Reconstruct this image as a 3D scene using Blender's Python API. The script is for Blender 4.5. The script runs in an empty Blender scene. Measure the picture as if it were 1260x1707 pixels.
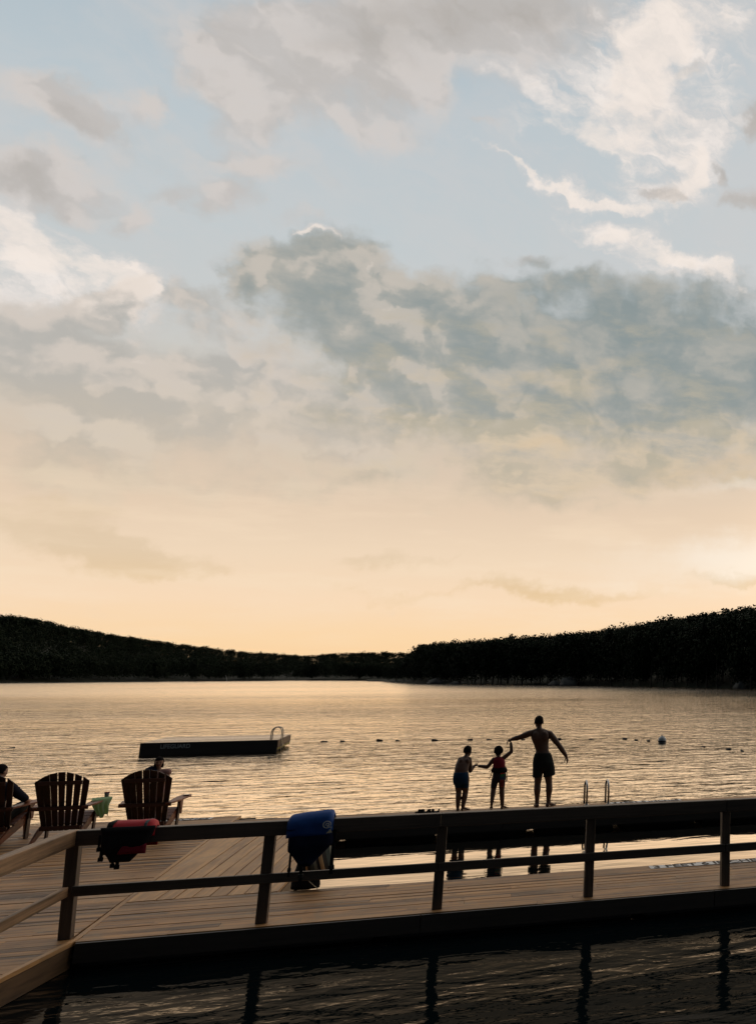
import bpy, bmesh, math, random
import numpy as np
from mathutils import Vector, Matrix, noise as mnoise
R = math.radians
random.seed(7); rng = np.random.default_rng(7)
SC = bpy.context.scene; COL = SC.collection

# ------------------------------------------------------------------ camera
cam = bpy.data.cameras.new("camera"); camo = bpy.data.objects.new("camera", cam); COL.objects.link(camo)
cam.sensor_width = 36.0; cam.lens = 36*1410/1707; cam.shift_x = -650/1707
cam.clip_start = 0.05; cam.clip_end = 20000
camo.location = (0, 0, 2.54); camo.rotation_euler = (R(90+11.02), 0, R(-18.8))
SC.camera = camo
SC.view_settings.view_transform = 'Standard'; SC.view_settings.look = 'None'
SC.view_settings.exposure = 0.0; SC.view_settings.gamma = 1.0
SC.cycles.use_adaptive_sampling = True; SC.cycles.adaptive_threshold = 0.02
SC.cycles.max_bounces = 5; SC.cycles.glossy_bounces = 3; SC.cycles.diffuse_bounces = 2
SC.cycles.sample_clamp_indirect = 4.0; SC.cycles.use_denoising = True
SC.cycles.caustics_reflective = False; SC.cycles.caustics_refractive = False

# ------------------------------------------------------------------ sun and sky
SUN_EL, SUN_AZ = 8.0, 26.0            # azimuth measured from +Y towards +X
sl = bpy.data.lights.new("sun", 'SUN'); sl.energy = 0.5; sl.angle = R(110); sl.color = (1.0, .66, .38)
so = bpy.data.objects.new("sun", sl); COL.objects.link(so)
sdir = Vector((math.sin(R(SUN_AZ))*math.cos(R(SUN_EL)), math.cos(R(SUN_AZ))*math.cos(R(SUN_EL)), math.sin(R(SUN_EL))))
so.rotation_euler = sdir.to_track_quat('Z', 'Y').to_euler(); so.location = (0, 0, 60)

def lin(r, g, b):
    f = lambda c: (c/255)/12.92 if c/255 <= .04045 else ((c/255+.055)/1.055)**2.4
    return (f(r), f(g), f(b), 1.0)

class S:
    """a socket with arithmetic; every operation adds a node"""
    nt = None
    def __init__(s, o): s.o = o
    @staticmethod
    def op(kind, *a):
        n = S.nt.nodes.new('ShaderNodeMath'); n.operation = kind
        for i, v in enumerate(a):
            if isinstance(v, S): S.nt.links.new(v.o, n.inputs[i])
            else: n.inputs[i].default_value = v
        return S(n.outputs[0])
    def __add__(s, b): return S.op('ADD', s, b)
    __radd__ = __add__
    def __sub__(s, b): return S.op('SUBTRACT', s, b)
    def __rsub__(s, b): return S.op('SUBTRACT', b, s)
    def __mul__(s, b): return S.op('MULTIPLY', s, b)
    __rmul__ = __mul__
    def __truediv__(s, b): return S.op('DIVIDE', s, b)
def smooth(v, lo, hi):
    n = S.nt.nodes.new('ShaderNodeMapRange'); n.interpolation_type = 'SMOOTHSTEP'
    S.nt.links.new(v.o, n.inputs[0]); n.inputs[1].default_value = lo; n.inputs[2].default_value = hi
    return S(n.outputs[0])
def comb(x, y, z=0.0):
    n = S.nt.nodes.new('ShaderNodeCombineXYZ')
    for i, v in enumerate((x, y, z)):
        if isinstance(v, S): S.nt.links.new(v.o, n.inputs[i])
        else: n.inputs[i].default_value = v
    return S(n.outputs[0])
def fbm(vec, scale, detail=6, rough=.55, dist=0.0):
    n = S.nt.nodes.new('ShaderNodeTexNoise'); n.noise_dimensions = '3D'
    S.nt.links.new(vec.o, n.inputs['Vector'])
    n.inputs['Scale'].default_value = scale; n.inputs['Detail'].default_value = detail
    n.inputs['Roughness'].default_value = rough; n.inputs['Distortion'].default_value = dist
    return S(n.outputs[0])
def ramp(v, stops, interp='LINEAR'):
    n = S.nt.nodes.new('ShaderNodeValToRGB'); S.nt.links.new(v.o, n.inputs[0]); cr = n.color_ramp
    cr.interpolation = interp
    while len(cr.elements) < len(stops): cr.elements.new(.5)
    for e, (p, c) in zip(cr.elements, stops): e.position = p; e.color = c
    return S(n.outputs[0])
def mix(f, a, b, mode='MIX'):
    n = S.nt.nodes.new('ShaderNodeMix'); n.data_type = 'RGBA'; n.blend_type = mode
    for i, v in ((0, f), (6, a), (7, b)):
        if isinstance(v, S): S.nt.links.new(v.o, n.inputs[i])
        else: n.inputs[i].default_value = v
    return S(n.outputs[2])

def billow(vec, scale, detail=3.0, rough=.55):
    n = S.nt.nodes.new('ShaderNodeTexVoronoi'); n.voronoi_dimensions = '2D'; n.feature = 'SMOOTH_F1'; n.normalize = False
    S.nt.links.new(vec.o, n.inputs['Vector']); n.inputs['Scale'].default_value = scale
    n.inputs['Detail'].default_value = detail; n.inputs['Roughness'].default_value = rough; n.inputs['Smoothness'].default_value = .45
    return S(n.outputs['Distance'])
# cloud masses: centre (right, up) on the sky chart, 2x2 shape, weight
BANK = [(-0.273, 0.523, 2.97, -0.15, -0.14, -8.04, 1.1), (-0.595, 0.534, 4.9, -1.61, -3.03, -9.81, 1.05), (-0.762, 0.625, 13.12, 3.78, 10.06, -20.83, 0.85), (-0.69, 0.657, 15.61, -0.27, 2.25, -19.67, 0.9), (-0.621, 0.617, 11.45, -6.0, -7.95, -15.22, 0.8), (-0.041, 0.508, 6.14, 0.0, 0.06, -11.06, 1.0), (-0.428, 0.633, 8.08, -0.07, 2.29, -34.57, 0.6), (-0.302, 0.65, 7.81, -0.06, 1.39, -29.39, 0.6), (-0.399, 0.683, 14.61, 1.89, 7.62, -37.02, 0.45), (-0.53, 0.422, 3.3, -0.38, -1.25, -13.54, 0.6), (-0.152, 0.416, 3.97, 0.02, 0.17, -11.02, 0.7), (-0.231, 0.334, 3.04, 0.19, 1.2, -16.54, 0.6), (-0.652, 0.309, 4.45, -0.12, -0.64, -26.06, 0.35), (-0.036, 0.598, 24.56, -0.01, 0.17, -33.58, 0.5)]
LEFT = [(-1.002, 0.552, 15.79, 3.23, 12.23, -26.32, 1.0), (-1.049, 0.457, 7.46, -0.34, 0.31, -14.25, 1.0), (-0.878, 0.556, 13.81, -1.63, -0.87, -24.29, 0.9), (-0.799, 0.589, 24.84, -0.17, 3.34, -27.26, 0.6), (-0.877, 0.465, 10.05, 0.17, 2.41, -21.84, 0.85), (-0.964, 0.378, 5.37, -0.18, -0.11, -13.89, 0.8), (-1.09, 0.486, 13.93, 0.2, 3.5, -23.17, 0.8), (-0.766, 0.453, 8.7, -1.18, -1.45, -13.16, 0.8), (-0.654, 0.366, 3.85, -0.2, -0.51, -14.85, 0.6), (-1.022, 0.284, 5.24, 0.31, 1.56, -18.86, 0.6), (-0.801, 0.291, 4.84, 0.01, 0.04, -26.84, 0.5)]
LIT = [(-1.053, 0.595, 7.04, -2.8, -6.48, -12.76, 1.0), (-1.083, 0.628, 13.19, -5.27, -14.38, -28.65, 0.8), (-1.009, 0.616, 11.01, -5.24, -19.81, -32.26, 0.95), (-0.956, 0.578, 20.43, -10.91, -36.22, -51.15, 0.9), (-1.1, 0.562, 25.75, -0.07, 3.42, -19.57, 0.6), (-0.41, 0.821, 10.94, -5.58, -42.68, -107.24, 1.0), (-0.329, 0.793, 10.99, -4.27, -26.36, -90.76, 1.0), (-0.251, 0.772, 12.59, -2.01, -5.81, -65.28, 0.9), (-0.171, 0.794, 11.14, 5.48, 15.09, -32.14, 0.75), (-0.116, 0.857, 27.03, -10.77, -5.3, -16.84, 0.75), (-0.239, 0.907, 5.56, -2.86, -2.54, -6.62, 0.85), (-0.187, 1.033, 8.1, 6.48, 8.97, -13.8, 1.0), (-0.108, 1.066, 8.61, 3.54, 7.53, -22.23, 0.7), (-0.238, 0.952, 14.01, -5.82, -4.22, -14.99, 0.6), (-0.275, 1.028, 11.54, -0.37, 1.23, -19.45, 0.4), (-0.085, 0.912, 20.0, -0.15, 0.39, -22.0, 0.6), (-0.337, 0.888, 9.19, -3.35, -12.4, -52.12, 0.55), (-0.161, 0.865, 12.54, -0.16, 0.43, -13.54, 0.5), (-0.202, 0.707, 6.79, -2.58, -12.87, -40.43, 1.0), (-0.132, 0.68, 10.07, -4.86, -13.28, -30.93, 0.8), (-0.099, 0.984, 12.6, -0.13, 0.28, -12.59, 0.45), (-0.411, 0.957, 14.82, -6.18, -8.92, -35.37, 0.4), (-0.066, 0.657, 13.04, -10.48, -24.91, -33.42, 1.0), (-0.242, 0.735, 10.93, -3.12, -21.82, -100.66, 0.6), (-0.715, 0.696, 57.3, 8.12, 37.98, -120.61, 1.1), (-0.693, 0.695, 53.6, -9.84, -12.29, -178.52, 1.0), (-0.608, 0.587, 37.54, -5.08, -6.25, -104.19, 0.75), (-0.645, 0.652, 37.4, -37.86, -100.54, -84.5, 0.7), (-0.127, 0.571, 82.28, -0.05, 1.95, -111.66, 0.6), (-0.938, 0.561, 24.47, 7.61, 30.76, -52.73, 0.7), (-0.973, 0.469, 23.27, -3.49, -15.24, -109.94, 0.8), (-0.823, 0.489, 29.78, -11.11, -35.66, -82.16, 0.7), (-0.846, 0.473, 20.15, -7.36, -36.28, -82.62, 0.5), (-1.089, 0.473, 38.47, -4.36, -12.27, -143.01, 0.6)]
PUFF = [(-1.029, 0.814, 10.73, -5.57, -13.76, -24.89, 1.1), (-0.929, 0.839, 27.41, -1.63, 7.09, -35.43, 0.9), (-1.067, 0.711, 10.92, -2.17, -1.67, -27.72, 1.1), (-0.831, 0.908, 14.18, -10.54, -11.34, -14.98, 1.0), (-0.678, 0.951, 5.47, -1.28, -0.27, -11.58, 1.1), (-0.536, 1.012, 4.01, -0.24, 1.65, -13.26, 1.2), (-0.75, 0.984, 8.87, -0.67, 3.33, -18.86, 1.0), (-0.775, 0.855, 13.07, -0.71, 3.47, -21.22, 0.85), (-0.683, 0.873, 13.17, -3.97, -3.82, -28.9, 0.85), (-0.554, 0.925, 17.88, -8.95, -8.68, -25.5, 0.9), (-0.597, 0.863, 19.01, -4.09, -1.65, -30.71, 0.75), (-0.84, 0.727, 19.69, -0.66, 4.69, -29.88, 0.85), (-0.961, 0.689, 25.5, -4.39, -1.42, -40.5, 0.8), (-0.794, 0.787, 12.6, -1.53, 2.71, -43.67, 0.75), (-0.912, 0.724, 22.38, -0.79, 8.31, -48.11, 0.65), (-0.739, 0.715, 30.12, -0.84, 8.21, -61.54, 0.5), (-0.469, 0.879, 35.97, -1.33, 9.86, -101.62, 0.6), (-0.04, 0.913, 19.96, -0.07, 0.18, -21.99, 0.75), (-0.201, 0.789, 25.08, -0.29, 2.18, -58.82, 0.7), (-0.04, 0.792, 16.49, -0.04, 0.3, -40.56, 0.7), (-0.895, 0.787, 6.74, -1.33, -0.37, -19.06, 0.35), (-0.284, 1.028, 5.78, -0.19, 1.27, -19.46, 0.7)]
CORE = [(-0.461, 1.05, 4.57, -0.26, 2.39, -21.87, 1.0), (-0.642, 0.981, 8.47, -2.02, -0.58, -23.32, 0.8), (-1.016, 0.8, 19.91, -9.7, -27.9, -56.35, 0.6), (-1.081, 0.712, 17.14, -3.86, -5.55, -52.63, 0.7), (-0.196, 0.791, 29.49, -0.34, 2.4, -66.2, 0.9), (-0.081, 0.829, 49.67, -0.27, 0.55, -35.59, 0.6), (-0.03, 0.913, 49.9, -0.13, 0.17, -27.49, 0.7)]
LOW = [(-0.995, 0.193, 6.28, -0.2, -4.12, -33.5, 1.0), (-1.072, 0.227, 9.6, 0.71, 2.73, -38.47, 0.6), (-0.391, 0.134, 4.08, 0.09, -0.29, -64.19, 0.85), (-0.612, 0.181, 12.74, -0.14, -2.26, -47.69, 0.6), (-0.909, 0.175, 10.39, -0.7, -8.55, -50.61, 0.8), (-0.04, 0.159, 18.15, -1.2, -6.2, -91.03, 1.8), (-0.12, 0.163, 20.1, 0.23, 0.61, -125.56, 0.5), (-0.32, 0.307, 5.13, -0.17, -1.82, -62.55, 0.5), (-0.559, 0.183, 7.0, 0.0, -2.59, -86.72, 0.5), (-0.101, 0.336, 6.17, 0.46, 2.98, -37.94, 0.8), (-0.379, 0.375, 17.3, 0.27, 1.79, -50.25, 0.7)]
DARK = [(-0.193, 0.789, 33.4, -0.38, 2.1, -58.8, 1.0), (-0.161, 0.785, 35.63, -0.33, 2.23, -75.41, 0.9), (-0.081, 0.825, 45.14, -0.24, 0.54, -35.54, 0.9), (-0.03, 0.908, 41.56, -0.11, 0.15, -24.39, 0.9), (-0.046, 0.778, 24.71, -0.06, 0.39, -47.74, 0.9), (-0.129, 0.992, 18.85, 18.02, 33.76, -44.06, 0.6), (-0.408, 0.687, 17.09, 2.2, 9.81, -47.22, 0.7), (-0.999, 0.57, 22.14, 4.82, 33.78, -68.99, 0.8)]
GLOW = [(-0.03, 0.195, 6.65, 0.02, 0.03, -22.19, 1.0), (-0.16, 0.179, 3.88, 0.06, 0.14, -20.07, 0.5), (-0.03, 0.311, 8.22, 0.59, 5.09, -70.45, 0.6)]


world = bpy.data.worlds.new("World"); SC.world = world; world.use_nodes = True
def build_sky():
    nt = world.node_tree; nt.nodes.clear(); S.nt = nt
    tc = nt.nodes.new('ShaderNodeTexCoord'); sp = nt.nodes.new('ShaderNodeSeparateXYZ')
    nt.links.new(tc.outputs['Generated'], sp.inputs[0])
    x, y, z = S(sp.outputs[0]), S(sp.outputs[1]), S(sp.outputs[2])
    ca, sa = math.cos(R(18.8)), math.sin(R(18.8))       # sky chart centred on the sunset azimuth
    right = x*ca - y*sa; fwd = x*sa + y*ca
    den = S.op('MAXIMUM', fwd + 1.0, .05)
    A, B = right*2.82/den, z*2.82/den
    # layered-cloud perspective: coordinates on a flat cloud sheet
    zc = S.op('MAXIMUM', z, 0.0) + .16
    sheet = comb(right/zc, fwd/zc, 0.0)
    P = comb(A, B, 0.0)
    w1 = fbm(P, 5.5, 5, .55) - .5
    w2 = fbm(comb(A + 7.3, B + 2.1, 4.0), 5.5, 5, .55) - .5
    w3 = fbm(comb(A + 1.7, B + 9.1, 2.0), 22, 5, .6) - .5
    w4 = fbm(comb(A + 4.7, B + 3.1, 6.0), 22, 5, .6) - .5
    Aw, Bw = A + w1*.20 + w3*.055, B + w2*.13 + w4*.04
    def field(table):
        tot = None
        for (a0, b0, m00, m01, m10, m11, wt) in table:
            da, db = Aw - a0, Bw - b0
            e1, e2 = da*m00 + db*m01, da*m10 + db*m11
            g = S.op('EXPONENT', (e1*e1 + e2*e2)*-1.0)*wt
            tot = g if tot is None else S.op('MAXIMUM', tot, g) + S.op('MINIMUM', tot, g)*.35
        return tot
    n_big = fbm(P, 6, 8, .58); n_mid = fbm(comb(A, B*1.5, 3.0), 14, 8, .6)
    n_fine = fbm(comb(A*.8 + B*.25, B*1.9 - A*.5, 5.0), 30, 6, .62)
    n_sheet = fbm(sheet, 1.9, 7, .58)
    n_str = fbm(comb(A*2.0 + B*.6, B*11, 1.0), 2.2, 6, .6)
    n_str2 = smooth(fbm(comb(A*2.6 - B*1.2, B*8.0 + A*.8, 2.0), 3.0, 7, .6), .25, .75)
    # shade of billows: difference of the cloud noise towards the light (right and up)
    bA, bB = Aw*.75 + A*.25, (Bw*.75 + B*.25)*1.25
    b0 = billow(comb(bA, bB), 8.0); b1 = billow(comb(bA + .020, bB + .034), 8.0)
    bil = .66 - b0                                       # rounded heaps, high at the middle of each
    relief = smooth((b1 - b0)*1.0 + (fbm(comb(A, B*1.25, 7.0), 7, 6, .52) - fbm(comb(A + .03, B*1.25 + .04, 7.0), 7, 6, .52))*.8, -.50, .50)
    # drawn-out fibres of ice cloud, falling to the right
    fib = fbm(comb((Aw*.90 - Bw*.42)*2.4, (Aw*.42 + Bw*.90)*8.0, 8.0), 3.2, 7, .60, .5)
    fib2 = fbm(comb((Aw*.90 - Bw*.42)*6, (Aw*.42 + Bw*.90)*20.0, 3.0), 3.0, 6, .62, .5)
    hgt = S.op('MULTIPLY_ADD', B, .8, 0.02)
    # clear air: peach at the horizon to grey blue overhead
    base = ramp(hgt + (n_str - .5)*.03, [
        (0.00, lin(252, 208, 155)), (0.065, lin(253, 217, 172)), (0.115, lin(250, 220, 187)), (0.17, lin(242, 217, 188)),
        (0.23, lin(231, 207, 181)), (0.30, lin(217, 199, 179)), (0.37, lin(208, 199, 186)), (0.46, lin(203, 206, 205)),
        (0.58, lin(196, 204, 207)), (0.72, lin(189, 200, 206)), (0.87, lin(174, 190, 200)), (1.0, lin(152, 171, 185))])
    base = mix(smooth(A, -.55, .05)*smooth(B, .3, .6)*.55, base, lin(205, 209, 210))
    col = base
    bank, left, lit, puff, core, low, glow, dark = [field(t) for t in (BANK, LEFT, LIT, PUFF, CORE, LOW, GLOW, DARK)]
    # thin bright pale puffs high up
    cp = smooth(puff + (n_big - .5)*.6 + (n_mid - .5)*.5 + bil*.40, .10, .92)*.92
    puffc = mix(smooth(n_mid*.25 + n_big*.25 + relief*.5, .30, .70), lin(194, 188, 183), lin(213, 205, 199))
    col = mix(cp, col, puffc)
    cc = smooth(core + (n_big - .5)*.6 + (n_mid - .5)*.3, .15, 1.1)*.85
    col = mix(cc, col, lin(172, 166, 159))
    # a thin veil of high cloud
    veil = smooth(n_big*.45 + fib*.35 + n_sheet*.2 + A*.06, .34, .56)*smooth(B, .36, .55)
    col = mix(veil*.36, col, lin(209, 206, 205))
    # sunlit white cloud
    cl = smooth(lit, .08, .5)*smooth(S.op('MINIMUM', lit, 1.0)*.95 + (smooth(fib, .30, .70) - .5)*.75 + (smooth(fib2, .3, .7) - .5)*.28 + (n_mid - .5)*1.3 + (n_big - .5)*.8 + (relief - .5)*.35, .08, 1.30)
    litc = mix(smooth(n_mid*.3 + fib*.35 + fib2*.2 + relief*.15 + lit*.20, .40, 1.0), lin(214, 208, 204), lin(253, 244, 237))
    col = mix(cl*.93, col, litc)
    dk = smooth(dark + (n_mid - .5)*1.0 + (n_big - .5)*.5, .30, .95)
    col = mix(dk*.75, col, lin(186, 180, 174))
    # left grey cloud heaps
    c2 = smooth(left + (n_big - .5)*.8 + (n_mid - .5)*.6 + bil*.40, .18, .74)
    lowmix = smooth(B + (n_sheet - .5)*.30, .50, .20)
    leftc = mix(smooth(n_mid*.25 + relief*.55 + n_sheet*.2, .28, .72), lin(184, 181, 175), lin(211, 201, 191))
    leftc = mix(lowmix, leftc, mix(smooth(n_str*.6 + relief*.4, .3, .7), lin(206, 191, 170), lin(222, 205, 180)))
    hazein = smooth(B + (n_sheet - .5)*.12, .14, .34)
    col = mix(c2*hazein*.92, col, leftc)
    # the big slate bank
    c3 = smooth(bank + (n_big - .5)*.5 + (n_mid - .5)*.5 + bil*.42, .16, .70)
    tone = n_sheet*.9 + (relief - .5)*.55 + (n_str2 - .5)*.35 + (n_mid - .5)*.5 - A*.42 - .24
    bankc = mix(smooth(tone, -.08, 1.10), lin(136, 148, 149), lin(190, 184, 173))
    bankc = mix(smooth(relief + (n_mid - .5)*.6, .50, .85)*smooth(A, -.35, -.66)*.5, bankc, lin(208, 198, 187))
    warm = smooth(B + A*.06 + .03 + (n_sheet - .5)*.42 + (n_mid - .5)*.22 + (n_str2 - .5)*.28 + A*.05, .56, .28)
    bankc = mix(warm*.92, bankc, mix(smooth(n_str2*.4 + n_mid*.3 + relief*.3, .36, .64), lin(187, 178, 158), lin(219, 200, 173)))
    fade = smooth(B + (n_sheet - .5)*.16 + (n_str2 - .5)*.06, .15, .36)
    col = mix(c3*fade*.95, col, bankc)
    # silver edges: small bright tufts on top of everything
    c5 = smooth(lit + (n_fine - .5)*.5 + (n_mid - .5)*.5 + bil*.6, .60, 1.05)*smooth(B, .40, .52)
    col = mix(c5*.6, col, lin(247, 234, 223))
    # warm broken streaks low down, and the glow where the sun hides
    c6 = smooth(low + (n_str - .5)*.8 + (n_fine - .5)*.5 + bil*.3, .22, .90)
    col = mix(c6*.6, col, mix(smooth(B, .10, .20), lin(222, 186, 128), lin(220, 196, 164)))
    ws = smooth(n_str*.7 + n_sheet*.3, .46, .66)*smooth(B, .02, .12)*smooth(B, .36, .24)
    col = mix(ws*.35, col, lin(252, 228, 198))
    g = smooth(glow + (n_str - .5)*.45, .12, 1.15)
    col = mix(g*.55, col, (1.0, .93, .83, 1.0))
    # physical sky behind the cloud cover
    sk = nt.nodes.new('ShaderNodeTexSky'); sk.sky_type = 'NISHITA'; sk.sun_disc = False
    sk.sun_elevation = R(SUN_EL); sk.sun_rotation = R(SUN_AZ); sk.air_density = 1.0; sk.dust_density = 1.0
    # unseen sky behind the viewer, dimmed so that viewer-facing sides stay dark
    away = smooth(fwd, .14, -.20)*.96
    over = smooth(z, .62, .92)*.7  # unseen sky overhead, brightened to light the deck
    col = mix(over, col, mix(n_sheet, lin(205, 196, 186), lin(232, 222, 210)))
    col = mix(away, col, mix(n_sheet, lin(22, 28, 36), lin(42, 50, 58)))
    hot = right*math.sin(R(12)) + fwd*math.cos(R(12))*math.cos(R(SUN_EL)) + z*math.sin(R(SUN_EL))   # veiled sun just past the right edge
    hot = S.op('POWER', S.op('MAXIMUM', hot, 0.0), 160.0)
    hotc = mix(hot, (0, 0, 0, 1), (2.2, 1.6, 1.05, 1))
    n_ = nt.nodes.new('ShaderNodeMix'); n_.data_type = 'RGBA'; n_.blend_type = 'ADD'; n_.clamp_result = False
    n_.inputs[0].default_value = 1.0; nt.links.new(col.o, n_.inputs[6]); nt.links.new(hotc.o, n_.inputs[7]); col = S(n_.outputs[2])
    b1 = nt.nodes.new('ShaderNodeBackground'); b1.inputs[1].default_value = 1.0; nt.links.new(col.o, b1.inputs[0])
    b2 = nt.nodes.new('ShaderNodeBackground'); b2.inputs[1].default_value = 0.05; nt.links.new(sk.outputs[0], b2.inputs[0])
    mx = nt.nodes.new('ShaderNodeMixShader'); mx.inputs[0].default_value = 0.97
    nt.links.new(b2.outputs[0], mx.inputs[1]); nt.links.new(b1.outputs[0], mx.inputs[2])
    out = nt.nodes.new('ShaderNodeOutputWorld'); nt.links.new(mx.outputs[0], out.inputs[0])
    world.cycles.sampling_method = 'MANUAL'; world.cycles.sample_map_resolution = 512
build_sky()

# ------------------------------------------------------------------ object helpers
def tag(o, label=None, cat=None, group=None, kind=None):
    for k, v in (('label', label), ('category', cat), ('group', group), ('kind', kind)):
        if v: o[k] = v
    return o
def thing(name, label, cat, loc=(0, 0, 0), rz=0.0, group=None):
    o = bpy.data.objects.new(name, None); COL.objects.link(o); o.empty_display_size = .2
    o.location = loc; o.rotation_euler = (0, 0, rz)
    return tag(o, label, cat, group)
def link_mesh(name, me, mats, parent=None, smooth_=False):
    for m in (mats if isinstance(mats, (list, tuple)) else [mats]): me.materials.append(m)
    if smooth_: me.polygons.foreach_set('use_smooth', [True]*len(me.polygons))
    o = bpy.data.objects.new(name, me); COL.objects.link(o)
    if parent: o.parent = parent
    return o
def obj(name, bm, mats, parent=None, smooth_=False):
    me = bpy.data.meshes.new(name); bmesh.ops.recalc_face_normals(bm, faces=bm.faces[:]); bm.to_mesh(me); bm.free()
    return link_mesh(name, me, mats, parent, smooth_)
def copy_tree(o, parent=None):
    c = o.copy(); COL.objects.link(c); c.parent = parent
    for ch in list(o.children): copy_tree(ch, c)
    return c
def NB(): return bmesh.new()
def box(bm, x0, x1, y0, y1, z0, z1, M=None, bev=0.0, mi=0):
    vs = [bm.verts.new((x, y, z)) for x in (x0, x1) for y in (y0, y1) for z in (z0, z1)]
    if M is not None:
        for v in vs: v.co = M @ v.co
    fs = [bm.faces.new([vs[i] for i in f]) for f in ((0, 1, 3, 2), (4, 6, 7, 5), (0, 4, 5, 1), (2, 3, 7, 6), (0, 2, 6, 4), (1, 5, 7, 3))]
    for f in fs: f.material_index = mi
    if bev:
        es = list({e for f in fs for e in f.edges})
        bmesh.ops.bevel(bm, geom=es, offset=bev, segments=1, affect='EDGES', profile=.7)
def bar(bm, p, q, w, h, up=(0, 0, 1), bev=0.0):
    """box from p to q, w wide, h along up"""
    p, q = Vector(p), Vector(q); d = (q-p); L = d.length; d.normalize()
    s = d.cross(Vector(up)).normalized(); u = s.cross(d).normalized()
    M = Matrix((s.to_4d(), d.to_4d(), u.to_4d(), (0, 0, 0, 1))).transposed(); M.col[3] = (*p, 1)
    for c in range(3): M[3][c] = 0
    box(bm, -w/2, w/2, 0, L, -h/2, h/2, M, bev)
def tube(bm, pts, r, seg=8, cap=True):
    pts = [Vector(p) for p in pts]; rs = r if isinstance(r, (list, tuple)) else [r]*len(pts)
    rings = []; ref = None
    for i, p in enumerate(pts):
        t = (pts[min(i+1, len(pts)-1)] - pts[max(i-1, 0)]).normalized()
        if ref is None: ref = t.orthogonal().normalized()
        ref = (ref - t*ref.dot(t)).normalized(); b = t.cross(ref)
        rings.append([bm.verts.new(p + (ref*math.cos(a) + b*math.sin(a))*rs[i]) for a in [2*math.pi*k/seg for k in range(seg)]])
    for a, b in zip(rings, rings[1:]):
        for k in range(seg): bm.faces.new((a[k], a[(k+1) % seg], b[(k+1) % seg], b[k]))
    if cap: bm.faces.new(rings[0][::-1]); bm.faces.new(rings[-1])
def loft(bm, rings, seg=20, caps=True):
    """rings: (cx,cy,cz,rx,ry[,tilt about x, tilt about y]) stacked ellipses"""
    R_ = []
    for r in rings:
        cx, cy, cz, rx, ry = r[:5]; tx = r[5] if len(r) > 5 else 0; ty = r[6] if len(r) > 6 else 0
        M = Matrix.Rotation(ty, 3, 'Y') @ Matrix.Rotation(tx, 3, 'X')
        ring = []
        for k in range(seg):
            a = 2*math.pi*k/seg
            ring.append(bm.verts.new(Vector((cx, cy, cz)) + M @ Vector((rx*math.cos(a), ry*math.sin(a), 0))))
        R_.append(ring)
    for a, b in zip(R_, R_[1:]):
        for k in range(seg): bm.faces.new((a[k], a[(k+1) % seg], b[(k+1) % seg], b[k]))
    if caps: bm.faces.new(R_[0][::-1]); bm.faces.new(R_[-1])
def ell(bm, c, r, M=None, sub=3):
    res = bmesh.ops.create_icosphere(bm, subdivisions=sub, radius=1.0)
    for v in res['verts']:
        q = Vector((v.co.x*r[0], v.co.y*r[1], v.co.z*r[2]))
        v.co = Vector(c) + (M @ q if M is not None else q)
def caps(bm, p, q, r0, r1, n=1):
    """tapered capsule"""
    p, q = Vector(p), Vector(q); d = (q-p).normalized()
    pts = [p - d*r0*.94, p - d*r0*.6, p, q, q + d*r1*.6, q + d*r1*.94]
    tube(bm, pts, [r0*.3, r0*.8, r0, r1, r1*.8, r1*.3], 12)
def chain(bm, pts, rs):
    for (a, b), (ra, rb) in zip(zip(pts, pts[1:]), zip(rs, rs[1:])): caps(bm, a, b, ra, rb)
def fuse(name, bm, voxel, mats, parent=None, smooth_n=4, fac=.5):
    """one continuous skin over overlapping volumes"""
    me = bpy.data.meshes.new('tmp'); bmesh.ops.recalc_face_normals(bm, faces=bm.faces[:]); bm.to_mesh(me); bm.free()
    o = bpy.data.objects.new('tmp', me); COL.objects.link(o)
    m = o.modifiers.new('r', 'REMESH'); m.mode = 'VOXEL'; m.voxel_size = voxel
    if smooth_n:
        s = o.modifiers.new('s', 'SMOOTH'); s.factor = fac; s.iterations = smooth_n
    dg = bpy.context.evaluated_depsgraph_get()
    out = bpy.data.meshes.new_from_object(o.evaluated_get(dg))
    bpy.data.objects.remove(o); out.name = name
    return link_mesh(name, out, mats, parent, True)
def text_mesh(txt, size, align='LEFT'):
    cu = bpy.data.curves.new('tmp', 'FONT'); cu.body = txt; cu.size = size; cu.align_x = align; cu.offset = size*.02
    cu.extrude = 0.0008; cu.fill_mode = 'BOTH'
    o = bpy.data.objects.new('tmp', cu); COL.objects.link(o)
    dg = bpy.context.evaluated_depsgraph_get()
    me = bpy.data.meshes.new_from_object(o.evaluated_get(dg)); bpy.data.objects.remove(o)
    return me

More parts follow.
